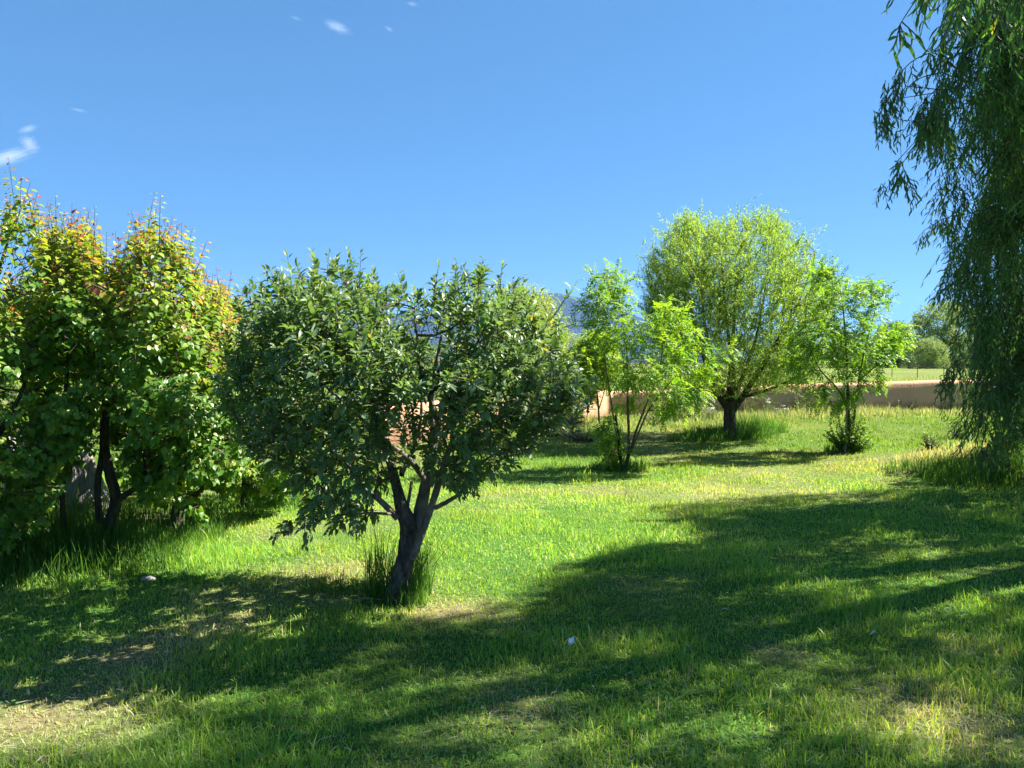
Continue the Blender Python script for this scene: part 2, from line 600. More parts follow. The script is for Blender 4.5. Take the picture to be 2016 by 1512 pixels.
def build_ground():
    n = 520
    u = np.linspace(-1, 1, n)
    b = math.asinh(16000 / 2.2)
    g = 2.2 * np.sinh(b * u)
    X, Y = np.meshgrid(g, g + 5.0)
    Z = gz(X, Y)
    V = np.stack([X, Y, Z], -1).reshape(-1, 3)
    i = np.arange(n - 1)[:, None] * n + np.arange(n - 1)[None]
    f = np.stack([i, i + 1, i + n + 1, i + n], -1).reshape(-1, 4)
    x, y = V[:, 0], V[:, 1]
    d = dryness(x, y)
    green = lerp3((.05, .12, .025), (.08, .18, .035), fbm(x * 2, y * 2, 8))
    dry = lerp3((.19, .16, .08), (.31, .26, .15), fbm(x * 4, y * 4, 9))
    d = np.clip(d * (.45 + 1.1 * fbm(x * 7, y * 7, 12, 3)), 0, 1)
    c = lerp3(green, dry, d * .85)
    dist = np.hypot(x, y)
    lawn = lerp3((.075, .135, .022), (.125, .165, .035), fbm(x * .4, y * .4, 31))
    c = lerp3(c, lawn, sstep(9, 20, dist) * .8)
    field = lerp3((.10, .145, .035), (.155, .185, .055), fbm(x * .12, y * .12, 33))
    c = lerp3(c, field, sstep(26, 34, dist))
    c = lerp3(c, lerp3((.05, .075, .03), (.11, .11, .05), fbm(x * .003, y * .003, 35)), sstep(200, 700, dist))
    mb = MB()
    mb.add(V, [f], c)
    m, nt = new_mat('ground_soil')
    out = node(nt, 'ShaderNodeOutputMaterial')
    pb = node(nt, 'ShaderNodeBsdfPrincipled')
    pb.inputs['Roughness'].default_value = 1
    pb.inputs['Specular IOR Level'].default_value = .05
    at = node(nt, 'ShaderNodeAttribute', attribute_name='Col')
    tc = node(nt, 'ShaderNodeTexCoord')
    n1 = node(nt, 'ShaderNodeTexNoise')
    n1.inputs['Scale'].default_value = 28
    n1.inputs['Detail'].default_value = 8
    n1.inputs['Roughness'].default_value = .75
    nt.links.new(tc.outputs['Object'], n1.inputs['Vector'])
    rp = node(nt, 'ShaderNodeValToRGB')
    rp.color_ramp.elements[0].position = .3
    rp.color_ramp.elements[0].color = (.35, .35, .35, 1)
    rp.color_ramp.elements[1].position = .72
    rp.color_ramp.elements[1].color = (1.5, 1.45, 1.35, 1)
    nt.links.new(n1.outputs['Fac'], rp.inputs[0])
    mu = node(nt, 'ShaderNodeMix', data_type='RGBA', blend_type='MULTIPLY')
    mu.inputs[0].default_value = 1
    nt.links.new(at.outputs['Color'], mu.inputs[6])
    nt.links.new(rp.outputs[0], mu.inputs[7])
    nt.links.new(mu.outputs[2], pb.inputs['Base Color'])
    bu = node(nt, 'ShaderNodeBump')
    bu.inputs['Strength'].default_value = .8
    bu.inputs['Distance'].default_value = .04
    nt.links.new(n1.outputs['Fac'], bu.inputs['Height'])
    nt.links.new(bu.outputs[0], pb.inputs['Normal'])
    nt.links.new(pb.outputs[0], out.inputs[0])
    o = mb.build('ground', m)
    tag(o, kind='structure')


def build_mountain():
    nx, ny = 220, 70
    xs = np.linspace(-9000, 9000, nx)
    ys = np.linspace(9500, 15500, ny)
    X, Y = np.meshgrid(xs, ys)
    d0 = 12000.0
    sc_ = d0 / F
    prof_px = np.array([-9000, 200, 500, 800, 950, 1040, 1090, 1130, 1180, 1230, 1300, 1420, 1560, 1700, 1800, 2200, 9000])
    prof_py = np.array([690, 675, 650, 612, 590, 574, 568, 576, 593, 612, 636, 655, 668, 678, 690, 705, 708])
    H = np.interp(1008 + X / sc_, prof_px, 716 - prof_py) * sc_
    fall = np.exp(-((Y - d0) / 1500.0) ** 2)
    rid = 1 - np.abs(2 * fbm(X / 1500, Y / 1500, 41, 5) - 1)
    Z = H * fall * (.93 + .12 * rid * (1 - fall) + .05 * (fbm(X / 260, Y / 260, 47, 4) - .5)) - 2 + 260 * (rid - .6) * np.exp(-((Y - 10700) / 700) ** 2) * sstep(80, 500, H)
    Z = np.maximum(Z + 6, -4)
    V = np.stack([X, Y, Z], -1).reshape(-1, 3)
    i = np.arange(ny - 1)[:, None] * nx + np.arange(nx - 1)[None]
    f = np.stack([i, i + 1, i + nx + 1, i + nx], -1).reshape(-1, 4)
    c = lerp3((.006, .013, .014), (.02, .027, .022), fbm(V[:, 0] / 500, V[:, 1] / 500, 51))
    mb = MB()
    mb.add(V, [f], c)
    m, nt = new_mat('mountain_forest')
    out = node(nt, 'ShaderNodeOutputMaterial')
    pb = node(nt, 'ShaderNodeBsdfPrincipled')
    pb.inputs['Roughness'].default_value = 1
    pb.inputs['Specular IOR Level'].default_value = 0
    at = node(nt, 'ShaderNodeAttribute', attribute_name='Col')
    nt.links.new(at.outputs['Color'], pb.inputs['Base Color'])
    nt.links.new(pb.outputs[0], out.inputs[0])
    tag(mb.build('mountain', m), kind='structure')


def blades(mb, x, y, h, w, lean, col, rng, segs=2, curl=.5, tipcol=None):
    n = len(x)
    z = gz(x, y) - .004
    b = np.stack([x, y, z], -1)
    az = rng.uniform(0, 6.283, n)
    ld_ = np.stack([np.cos(az), np.sin(az), np.zeros(n)], -1)
    fa = az + rng.normal(size=n) * .9 + 1.57
    sd = np.stack([np.cos(fa), np.sin(fa), np.zeros(n)], -1)
    lean = np.abs(lean)
    up = np.array([0, 0, 1.0])
    V, cols = [], []
    ts = [0, .5, 1.0] if segs == 2 else [0, .35, .7, 1.0]
    tipcol = col if tipcol is None else tipcol
    for t in ts:
        th = lean * (.35 + curl * t * 1.6)
        c = b + up * (h * t * np.cos(th * .8))[:, None] + ld_ * (h * t * np.sin(th))[:, None]
        cc = col * (1 - t * .5) + tipcol * (t * .5)
        if t < 1:
            ww = (w * (1 - .35 * t) * .5)[:, None]
            V += [c - sd * ww, c + sd * ww]
            cols += [cc, cc]
        else:
            V.append(c); cols.append(tipcol)
    V = np.stack(V, 1); C = np.stack(cols, 1)
    k = V.shape[1]
    o = np.arange(n)[:, None] * k
    quads = [np.array([[0, 1, 3, 2]])] if segs == 2 else [np.array([[0, 1, 3, 2], [2, 3, 5, 4]])]
    q = (o[:, None] + quads[0][None]).reshape(-1, 4)
    tr = o + np.array([[k - 3, k - 2, k - 1]])
    mb.add(V.reshape(-1, 3), [q, tr], C.reshape(-1, 3))


def grass_col(d, rng, n):
    g = lerp3((.105, .285, .045), (.18, .38, .06), rng.uniform(size=n))
    yg = lerp3((.30, .44, .06), (.40, .51, .10), rng.uniform(size=n))
    st = lerp3((.36, .33, .20), (.54, .49, .33), rng.uniform(size=n))
    c = lerp3(g, yg, np.clip(d * 1.2 + rng.normal(size=n) * .28 + .34, 0, 1))
    isst = rng.uniform(size=n) < np.clip(d * 1.1 - .2, 0.05, .68)
    return np.where(isst[:, None], st, c)


def build_grass():
    q = np.random.default_rng(5)
    mb = MB()
    for d0, d1, dens, w, seg in [(1.7, 3.4, 6500, .0038, 3), (3.4, 5, 6000, .0042, 3), (5, 8, 3600, .0052, 2), (8, 13, 1700, .0075, 2), (13, 20, 750, .012, 2), (20, 26, 330, .018, 2)]:
        m0 = .78
        xm = d1 * m0 + 1.6
        n = int(dens * (d1 - d0) * 2 * xm)
        x = q.uniform(-xm, xm, n); y = q.uniform(d0, d1, n)
        ok = np.abs(x) < y * m0 + 1.6
        x, y = x[ok], y[ok]
        d = dryness(x, y)
        cl = fbm(x * 2.2, y * 2.2, 61, 3)
        ok = q.uniform(size=len(x)) < np.clip(1.12 - .42 * d ** 2 + .5 * (cl - .5), .3, 1)
        x, y, d, cl = x[ok], y[ok], d[ok], cl[ok]
        n = len(x)
        h = q.gamma(7, 1 / 7, n) * (.019 + .033 * sstep(.35, .75, cl)) * (1.15 - .55 * d)
        tall = q.uniform(size=n) < .035
        h = np.where(tall, h * 1.9, h)
        for (c, r, v) in LUSH[4:6] + LUSH[:1]:
            h = h * (1 + .55 * v * np.exp(-(((x - c[0]) ** 2 + (y - c[1]) ** 2) / r ** 2)))
        col = grass_col(d, q, n)
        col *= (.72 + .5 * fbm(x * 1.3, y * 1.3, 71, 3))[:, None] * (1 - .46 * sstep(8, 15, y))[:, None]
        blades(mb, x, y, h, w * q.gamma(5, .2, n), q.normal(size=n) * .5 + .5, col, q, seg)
    # thatch lying flat, and clover leaves between the blades
    n = 26000
    y = 2.2 + 7 * q.uniform(size=n) ** 1.6; x = q.uniform(-1, 1, n) * (y * .78 + .6)
    keep = q.uniform(size=n) < .25 + .75 * dryness(x, y)
    x, y = x[keep], y[keep]; n = len(x)
    an = q.uniform(0, 6.283, n)
    leaves(mb, T_NARROW, np.stack([x, y, gz(x, y) + q.uniform(.004, .022, n)], -1), np.stack([np.cos(an), np.sin(an), q.normal(size=n) * .2], -1), np.array([0, 0, 1.0]) + q.normal(size=(n, 3)) * .3,
           q.uniform(.03, .08, n), q.uniform(.002, .0045, n), lerp3((.30, .26, .15), (.55, .5, .36), q.uniform(size=n)))
    n = 8000
    y = 2.2 + 6 * q.uniform(size=n) ** 1.5; x = q.uniform(-1, 1, n) * (y * .78 + .6)
    keep = fbm(x * 1.3, y * 1.3, 91, 3) > .56
    x, y = x[keep], y[keep]; n = len(x)
    for k in range(3):
        an = q.uniform(0, 6.283, n) if k == 0 else an + 2.09
        leaves(mb, T_HEART, np.stack([x, y, gz(x, y) + .03], -1) , np.stack([np.cos(an), np.sin(an), np.full(n, .35)], -1), np.array([0, 0, 1.0]) + q.normal(size=(n, 3)) * .2, q.uniform(.008, .014, n), q.uniform(.008, .013, n), lerp3((.07, .2, .05), (.14, .3, .08), q.uniform(size=n)))
    o = mb.build('grass', M_GRASS, smooth=True)
    tag(o, kind='stuff')
    # tall unmown grass: under the apricots, round the trunks, beside the weeping tree
    mb = MB()
    pat = []      # centre px,py, rx, ry (m), n, height, dark
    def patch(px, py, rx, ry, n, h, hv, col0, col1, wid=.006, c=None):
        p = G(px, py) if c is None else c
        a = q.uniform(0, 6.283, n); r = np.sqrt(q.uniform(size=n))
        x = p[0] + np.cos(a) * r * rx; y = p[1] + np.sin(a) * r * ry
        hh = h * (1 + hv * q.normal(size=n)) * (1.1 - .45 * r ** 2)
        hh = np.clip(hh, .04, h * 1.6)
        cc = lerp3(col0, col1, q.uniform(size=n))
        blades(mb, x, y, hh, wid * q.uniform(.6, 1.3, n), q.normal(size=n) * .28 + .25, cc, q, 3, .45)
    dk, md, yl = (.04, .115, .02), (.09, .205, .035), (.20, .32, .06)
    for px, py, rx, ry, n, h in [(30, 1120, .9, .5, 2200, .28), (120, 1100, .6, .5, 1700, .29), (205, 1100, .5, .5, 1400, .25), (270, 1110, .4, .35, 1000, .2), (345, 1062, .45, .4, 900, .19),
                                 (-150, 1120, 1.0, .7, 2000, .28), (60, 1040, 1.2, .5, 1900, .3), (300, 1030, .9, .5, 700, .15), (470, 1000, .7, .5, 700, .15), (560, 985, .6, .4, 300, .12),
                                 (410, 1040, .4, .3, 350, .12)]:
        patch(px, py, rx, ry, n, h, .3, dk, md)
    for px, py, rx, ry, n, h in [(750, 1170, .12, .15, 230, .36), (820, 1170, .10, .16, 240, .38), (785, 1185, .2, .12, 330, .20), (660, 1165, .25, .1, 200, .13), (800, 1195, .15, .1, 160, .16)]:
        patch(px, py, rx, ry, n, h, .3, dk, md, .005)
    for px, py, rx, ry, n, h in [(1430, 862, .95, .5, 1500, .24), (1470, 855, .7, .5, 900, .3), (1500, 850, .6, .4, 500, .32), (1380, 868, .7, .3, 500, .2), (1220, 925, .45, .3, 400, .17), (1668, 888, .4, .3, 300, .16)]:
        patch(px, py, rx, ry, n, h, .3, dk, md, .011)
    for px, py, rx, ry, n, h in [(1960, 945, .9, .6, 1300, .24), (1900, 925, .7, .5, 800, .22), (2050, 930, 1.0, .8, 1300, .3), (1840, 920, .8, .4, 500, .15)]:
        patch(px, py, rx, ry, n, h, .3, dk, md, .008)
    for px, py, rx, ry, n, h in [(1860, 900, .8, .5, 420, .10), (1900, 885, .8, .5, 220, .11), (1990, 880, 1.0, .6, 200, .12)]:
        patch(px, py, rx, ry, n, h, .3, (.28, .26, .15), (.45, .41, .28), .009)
    o = mb.build('tall_grass', M_GRASS)
    tag(o, kind='stuff')
    # weeds and seed grass in front of the adobe wall
    mb = MB()
    n = 15000
    u = q.uniform(0, 1, n)
    px = 1120 + u * 830
    wd = np.interp(px, [1100, 1195, 1400, 1850, 2000], [18.5, 20.6, 21.4, 23.2, 23.9])
    dd = wd - .15 - np.abs(q.normal(size=n)) * np.interp(px, [1100, 1350, 1500, 1900], [1.6, 1.5, 1.2, 1.0])
    x = (px - 1008) / F * dd
    y = dd
    cl = fbm(x * .9, y * .9, 81, 3)
    h = q.gamma(5, .2, n) * (.05 + .13 * sstep(.35, .75, cl))
    c = np.where((q.uniform(size=n) < .2)[:, None], lerp3((.30, .28, .18), (.45, .42, .29), q.uniform(size=n)),
                 lerp3((.11, .19, .06), (.22, .27, .13), np.clip(cl + q.normal(size=n) * .2, 0, 1)))
    blades(mb, x, y, h, .014 * q.uniform(.6, 1.3, n), q.normal(size=n) * .3 + .2, c, q, 2)
    n = 9000    # field grass beyond the wall
    y = q.uniform(25, 60, n); x = y * q.uniform(.1, .9, n)
    c = lerp3((.13, .19, .05), (.22, .25, .10), q.uniform(size=n))
    blades(mb, x, y, q.uniform(.15, .4, n), .03 * q.uniform(.6, 1.3, n), q.normal(size=n) * .3 + .2, c, q, 2)
    tag(mb.build('weeds', M_GRASS), kind='stuff')


# ------------------------------------------------------------------ trees
def limb_pts(limb):
    """[(px, py, depth, radius), ...] -> points, radii"""
    a = np.array(limb, float)
    return P(a[:, 0], a[:, 1], a[:, 2]), a[:, 3]


def compound(mb, T, base, axis, up, L, pairs, lw, ll, colv, rng):
    """pinnate leaves: rachis with leaflets"""
    axis = nrm(axis)
    up = nrm(up - axis * (up * axis).sum(-1, keepdims=True))
    side = np.cross(axis, up)
    m = len(base)
    for s in (-1, 1):
        for k in range(pairs):
            t = (k + .8) / (pairs + .3)
            pos = base + axis * (L * t)[:, None] - up * (L * t * t * .25)[:, None]
            ax = nrm(axis * .55 + side * s * .9 - np.array([0, 0, .25]) + rng.normal(size=(m, 3)) * .15)
            leaves(mb, T, pos, ax, up + rng.normal(size=(m, 3)) * .25, ll * L * rng.uniform(.8, 1.15, m), lw * L * rng.uniform(.8, 1.15, m), colv * rng.uniform(.85, 1.15, (m, 1)))
    pos = base + axis * L[:, None] - up * (L * .25)[:, None]
    leaves(mb, T, pos, axis - up * .4, up, ll * L, lw * L, colv)


def build_tree(name, label, cat, base, limbs, targets, shootf, leaf_m, wood_m, twig_m, group=None, wob=.07, step=.15, rtip=.003, rmax=.04, bow=.1, trunk_k=12, seed=1, pathw=.0, limb_m=None):
    q = np.random.default_rng(seed)
    t = thing(name, label, cat, base, group)
    mt = MB()
    nodes = []
    for li, lb in enumerate(limbs):
        p, r = limb_pts(lb)
        pp, rr = catmull(p, r, 6)
        m_ = mt
        if limb_m and li:
            m_ = MB()
        tube(m_, pp, rr, trunk_k if m_ is mt else 10, wob, raw=True, seed=seed + li)
        if m_ is not mt:
            m_.build('limb', limb_m, t, origin=base)
        nodes.append(pp[2:])
    mt.build('trunk', wood_m, t, origin=base)
    nodes = np.concatenate(nodes)
    keep = nodes[:, 2] > nodes[:, 2].min() + .25
    N, par, tips = grow(nodes[keep], targets, step, bow, pathw, q)
    mw = MB()
    skeleton(mw, N, par, int(keep.sum()), rtip, 2.4, rmax)
    ml = MB()
    shootf(ml, mw, N[tips], N[np.maximum(par[tips], 0)], q)
    mw.build('branches', twig_m, t, origin=base)
    ml.build('crown', leaf_m, t, origin=base, smooth=True)
    return t


def build_apple():
    q = np.random.default_rng(23)
    b = G(788, 1188)
    d = b[1]
    poly = [(440, 715), (452, 640), (490, 590), (545, 556), (600, 535), (650, 528), (700, 540), (740, 572), (800, 588), (850, 568), (900, 552), (940, 548), (985, 560), (1030, 575), (1055, 610), (1085, 645),
            (1100, 680), (1118, 715), (1165, 768), (1158, 800), (1105, 832), (1075, 868), (1015, 890), (965, 925), (950, 960), (905, 965), (870, 930), (800, 920), (760, 985), (730, 1020), (690, 1035), (640, 1022), (585, 1040), (560, 1035), (600, 985), (560, 940), (520, 925), (480, 895), (458, 835), (430, 775)]
    def keep(x, y):
        k = np.where(y > 860, .72, 1.0) * np.where(y > 940, .6, 1.0) * np.where((x > 745) & (x < 870) & (y > 780), .35, 1.0)
        tx_ = [430, 500, 600, 700, 800, 900, 1000, 1060, 1170]; ty_ = [720, 585, 535, 540, 588, 552, 565, 615, 770]
        k = k * (.38 + .62 * sstep(0, 85, y - np.interp(x, tx_, ty_)))
        return k * np.where((x > 715) & (x < 800) & (y < 600), .85, 1.0)
    tg, e = crown_points(poly, 1850, d, 1.05, 210, q, keep)
    tg = tg[noise3(tg, 1.35, 8) > -.3]
    ex = [(562, 1046, d - .25), (600, 1040, d - .25), (1110, 592, d), (1100, 640, d), (1163, 762, d - .1), (1130, 838, d - .3), (1160, 800, d - .2), (945, 545, d), (620, 525, d), (668, 530, d + .1), (985, 560, d - .2), (800, 590, d - .2), (760, 590, d + .1), (905, 960, d - .4), (930, 930, d - .3), (985, 915, d - .3)]
    tg = np.concatenate([tg, np.array([P(*v) for v in ex])])
    D = d
    limbs = [
        [(772, 1206, D, .185), (776, 1188, D, .145), (786, 1150, D, .118), (800, 1095, D, .112), (806, 1040, D, .112), (792, 1000, D - .02, .082), (782, 960, D, .062), (770, 915, D + .1, .052), (752, 860, D + .25, .042), (735, 790, D + .3, .032), (715, 720, D + .25, .022), (700, 650, D + .2, .013)],
        [(812, 1070, D, .085), (828, 1005, D + .05, .085), (838, 950, D + .08, .068), (853, 880, D + .15, .055), (852, 830, D + .2, .045), (850, 780, D + .25, .036), (862, 700, D + .3, .026), (880, 610, D + .3, .014)],
        [(812, 1100, D - .09, .05), (832, 1045, D - .1, .046), (850, 995, D - .1, .043), (868, 935, D - .08, .040), (884, 885, D - .06, .037), (905, 840, D - .05, .032), (916, 795, D - .05, .027), (960, 740, D, .023), (1018, 705, D + .05, .018), (1060, 660, D + .05, .013), (1095, 615, D, .008)],
        [(845, 958, D + .05, .045), (815, 915, D - .05, .038), (788, 890, D - .12, .034), (760, 868, D - .2, .028), (730, 800, D - .3, .02), (690, 735, D - .4, .016), (672, 705, D - .45, .014)],
        [(782, 1020, D - .05, .042), (748, 985, D - .1, .034), (715, 962, D - .15, .030), (700, 930, D - .2, .024), (650, 880, D - .25, .02), (638, 800, D - .3, .016), (630, 720, D - .3, .01)],
        [(856, 1000, D - .1, .03), (885, 985, D - .15, .026), (912, 965, D - .2, .022), (940, 920, D - .25, .018), (975, 895, D - .3, .014), (1020, 888, D - .3, .011), (1060, 880, D - .3, .007)],
        [(896, 860, D - .05, .022), (950, 838, D - .15, .018), (1010, 822, D - .2, .014), (1080, 812, D - .25, .010), (1150, 790, D - .2, .006)],
        [(790, 935, D + .1, .03), (815, 880, D + .35, .026), (830, 800, D + .5, .02), (820, 700, D + .6, .014), (800, 620, D + .6, .008)],
        [(800, 1010, D + .02, .026), (806, 975, D + .02, .022), (810, 948, D + .02, .019)],
        [(770, 1012, D - .08, .018), (720, 1010, D - .25, .013), (660, 1015, D - .3, .009), (600, 1036, D - .3, .005), (556, 1050, D - .3, .003)],
        [(740, 800, D + .28, .02), (690, 780, D + .1, .016), (620, 790, D, .012), (560, 800, D, .008)],
        [(880, 880, D, .024), (850, 800, D - .3, .02), (830, 740, D - .5, .014), (820, 660, D - .5, .008)],
        [(760, 868, D - .2, .02), (640, 760, D - .1, .016), (560, 690, D, .012), (520, 620, D, .007)],
    ]
    limbs = [[(x, y, z, r * (.53 if li else .54)) for x, y, z, r in lb] for li, lb in enumerate(limbs)]
    def shootf(ml, mw, tip, par, q):
        n = len(tip)
        c = P(790, 790, d)
        out = nrm(tip - c)
        lo = (tip[:, 2:3] < .95)
        dr = nrm(out * .55 + np.array([0, 0, .75]) + q.normal(size=(n, 3)) * .35)
        dr = np.where(lo, nrm(out * .9 + nrm(tip - par) * .6 + q.normal(size=(n, 3)) * .3 + np.array([0, 0, -.1])), dr)
        up_ = sstep(1.55, 2.05, tip[:, 2])
        dr = nrm(dr + np.array([0, 0, .6]) * up_[:, None])
        Ls = q.uniform(.10, .24, n) + up_ * q.uniform(.04, .25, n) * (q.uniform(size=n) < .5)
        sh = shoots(tip - dr * (Ls * .45)[:, None], dr, Ls, 15, .95, .16, .05, .08, .35, .55, .076, .038, q)
        stems(mw, tip - dr * (Ls * .45)[:, None], sh, .0028, .0014)
        m = len(sh['pos'])
        base = lerp3((.06, .13, .042), (.115, .195, .068), q.uniform(size=m))
        young = lerp3((.16, .24, .09), (.25, .32, .15), q.uniform(size=m))
        col = lerp3(base, young, np.clip((sh['t'] - .72) * 2.6, 0, .8) * (q.uniform(size=m) < .7))
        col *= np.repeat(q.uniform(.75, 1.25, n), 15)[:, None]
        v = q.uniform(.62, 1.2, m)
        old = q.uniform(size=m) < .015
        col = np.where(old[:, None], np.array([[.3, .27, .06]]), col)
        leaves(ml, T_OVATE, sh['pos'] + nrm(sh['axis']) * .008, sh['axis'], sh['up'], sh['L'] * v, sh['W'] * v * q.uniform(.8, 1.2, m), col)
    t = build_tree('apple_tree', 'small spreading apple tree with rough dark leaning trunk and dense grey-green leaves', 'tree', b, limbs, tg, shootf, M_APPLE, M_BARK, M_TWIG, wob=.07, seed=31, rmax=.022, trunk_k=18, limb_m=M_LIMB)


def apricot_shoots(center, tall, spikes=None):
    def f(ml, mw, tip, par, q):
        n = len(tip)
        out = nrm(tip - center)
        ztop = np.percentile(tip[:, 2], 70)
        top = sstep(ztop - .2, ztop + .15, tip[:, 2])
        dr = nrm(out * (.7 - .35 * top)[:, None] + np.array([0, 0, .35]) + np.array([0, 0, .6]) * top[:, None] + q.normal(size=(n, 3)) * .35)
        Ls = q.uniform(.13, .26, n) + top * q.uniform(0, tall, n)
        k = 12
        st = tip - dr * (Ls * .4)[:, None]
        sh = shoots(st, dr, Ls, k, 1.15, .85, .05, .06, .35, .42, .070, .057, q)
        stems(mw, st, sh, .0032, .0014)
        m = len(sh['pos'])
        tp = np.repeat(top, k)
        age = sh['t'] * (.35 + .75 * tp) + q.normal(size=m) * .09 + np.repeat(q.normal(size=n) * .12, k)
        age += np.repeat((q.uniform(size=n) < .07) * .4, k)
        g = lerp3((.06, .16, .022), (.13, .25, .035), q.uniform(size=m))
        yg = lerp3((.19, .28, .035), (.27, .33, .05), q.uniform(size=m))
        orr = lerp3((.34, .23, .05), (.38, .19, .07), q.uniform(size=m))
        rd = lerp3((.20, .06, .05), (.28, .09, .09), q.uniform(size=m))
        col = lerp3(g, yg, sstep(.25, .6, age))
        col = lerp3(col, orr, sstep(.84, 1.0, age))
        col = lerp3(col, rd, sstep(.98, 1.14, age))
        leaves(ml, T_HEART, sh['pos'] + nrm(sh['axis']) * .02, sh['axis'], sh['up'] + out[sh['si']] * .5, sh['L'], sh['W'], col)
        if spikes is not None:
            n = len(spikes)
            dr = nrm(np.array([0, 0, 1.0]) + q.normal(size=(n, 3)) * .16)
            Ls = q.uniform(.13, .13 + tall * 1.2, n)
            k = 15
            sh = shoots(spikes, dr, Ls, k, 1.1, .75, -.02, .05, .35, .34, .066, .05, q)
            stems(mw, spikes, sh, .0035, .0013)
            m = len(sh['pos'])
            age = .3 + sh['t'] * .75 + q.normal(size=m) * .07 + np.repeat(q.normal(size=n) * .13, k)
            col = lerp3((.09, .19, .025), (.24, .31, .05), sstep(.3, .65, age))
            col = lerp3(col, (.35, .2, .06), sstep(.78, .92, age))
            col = lerp3(col, (.21, .07, .07), sstep(.92, 1.06, age)) * q.uniform(.75, 1.2, (m, 1))
            leaves(ml, T_HEART, sh['pos'] + nrm(sh['axis']) * .018, sh['axis'], sh['up'], sh['L'], sh['W'], col)
    return f


def build_apricots():
    gp = 'apricot trees in a row along the stick fence'
    def one(label, poly, nt_, basepx, d, limbs, thick, seed, tall=.22, noisecut=-.24):
        q = np.random.default_rng(seed)
        b = G(*basepx)
        pp_ = np.array(poly, float)
        gx_ = np.linspace(pp_[:, 0].min(), pp_[:, 0].max(), 40)
        gy_ = np.linspace(pp_[:, 1].min(), pp_[:, 1].max(), 80)
        ty_ = np.array([next((y for y in gy_ if inpoly(poly, np.array([x]), np.array([y]))[0]), gy_[-1]) for x in gx_])
        looser = lambda x, y: .28 + .72 * sstep(0, 170, y - np.interp(x, gx_, ty_))
        tg, e = crown_points(poly, int(nt_ * 1.85), d, thick, None, q, looser)
        tg = tg[noise3(tg, 1.0, seed) > noisecut]
        c = P(np.mean([p[0] for p in poly]), np.mean([p[1] for p in poly]) + 60, d)
        xs = np.array([p[0] for p in poly]); ys = np.array([p[1] for p in poly])
        sx_ = q.uniform(xs.min() + 15, xs.max() - 15, 60)
        sy_ = np.array([next((y for y in range(int(ys.min()), int(ys.max()), 6) if inpoly(poly, np.array([x]), np.array([y]))[0]), 9999) for x in sx_])
        kk = (sy_ < ys.min() + .42 * (ys.max() - ys.min()))
        sp = P(sx_[kk], sy_[kk] + q.uniform(5, 75, kk.sum()), d + q.uniform(-.6, .5, kk.sum()) * thick)
        tg = np.concatenate([tg, sp])
        build_tree('apricot_tree', label, 'tree', b, limbs, tg, apricot_shoots(c, tall, sp), M_APRI, M_DARKBARK, M_TWIG, gp, seed=seed, rmax=.018, step=.16)
    d = G(205, 1100)[1]
    one('apricot tree at the edge of the photo, its tallest shoots tipped dark red', [(-420, 620), (-330, 500), (-150, 450), (-20, 480), (20, 400), (75, 420), (100, 520), (105, 700), (112, 850), (110, 970), (60, 1060), (-60, 1090), (-300, 1030), (-420, 850)], 660,
        (-70, 1125), d - .25, [[(-75, 1135, d - .2, .06), (-70, 1050, d - .2, .05), (-60, 950, d - .2, .042), (-50, 800, d - .2, .03), (-20, 600, d - .2, .016), (20, 460, d - .2, .006)],
                           [(-66, 1000, d - .2, .04), (-120, 900, d - .2, .03), (-180, 750, d - .1, .02), (-220, 580, d - .1, .01)], [(-60, 950, d - .2, .03), (0, 850, d - .35, .02), (50, 750, d - .4, .012), (70, 600, d - .4, .006)]], .95, 61, .26)
    one('slender apricot tree with thin pale stem and reddish shoots', [(70, 560), (92, 470), (150, 458), (195, 490), (232, 560), (228, 690), (205, 770), (170, 850), (150, 925), (95, 950), (66, 850), (62, 680)], 340,
        (125, 1090), d, [[(128, 1095, d, .026), (124, 1010, d, .022), (122, 900, d, .02), (130, 760, d, .016), (140, 620, d, .01), (150, 500, d, .005)], [(124, 880, d, .015), (170, 760, d + .1, .01), (195, 620, d + .1, .005)]], .8, 62, .26)
    D = d + .1
    one('apricot tree with forked dark trunk and a pale side limb', [(195, 600), (225, 530), (262, 470), (300, 450), (335, 490), (375, 505), (402, 570), (398, 690), (398, 800), (370, 950), (290, 985), (245, 900), (200, 790), (180, 690)], 440,
        (208, 1098), D, [[(204, 1105, D, .055), (212, 1040, D, .048), (228, 985, D, .044), (215, 930, D, .04), (205, 870, D, .036), (210, 780, D, .028), (230, 660, D, .018), (265, 520, D, .008)],
                     [(228, 985, D, .03), (260, 965, D, .024), (282, 945, D, .022), (285, 900, D, .019), (300, 800, D, .014), (330, 650, D, .009), (350, 540, D, .005)],
                     [(196, 1030, D + .02, .026), (192, 960, D + .02, .026), (200, 900, D + .02, .024), (206, 860, D, .02)], [(282, 945, D, .014), (310, 925, D - .05, .01), (330, 900, D - .1, .006)]], .95, 63, .24)
    D = G(345, 1062)[1]
    one('bushy bright green apricot tree on a short dark trunk beside the apple tree', [(345, 640), (385, 560), (420, 575), (462, 640), (475, 720), (490, 850), (470, 980), (400, 1035), (330, 1010), (280, 940), (320, 780)], 450,
        (345, 1062), D, [[(346, 1070, D, .062), (350, 1010, D, .055), (352, 950, D, .05), (365, 850, D, .035), (385, 720, D, .02), (400, 600, D, .008)], [(352, 990, D, .03), (390, 970, D - .1, .022), (430, 920, D - .2, .014), (455, 840, D - .2, .007)], [(352, 950, D, .03), (325, 880, D + .1, .02), (330, 760, D + .1, .012), (350, 660, D + .1, .006)]], .95, 64, .18)
    D = G(480, 1002)[1]
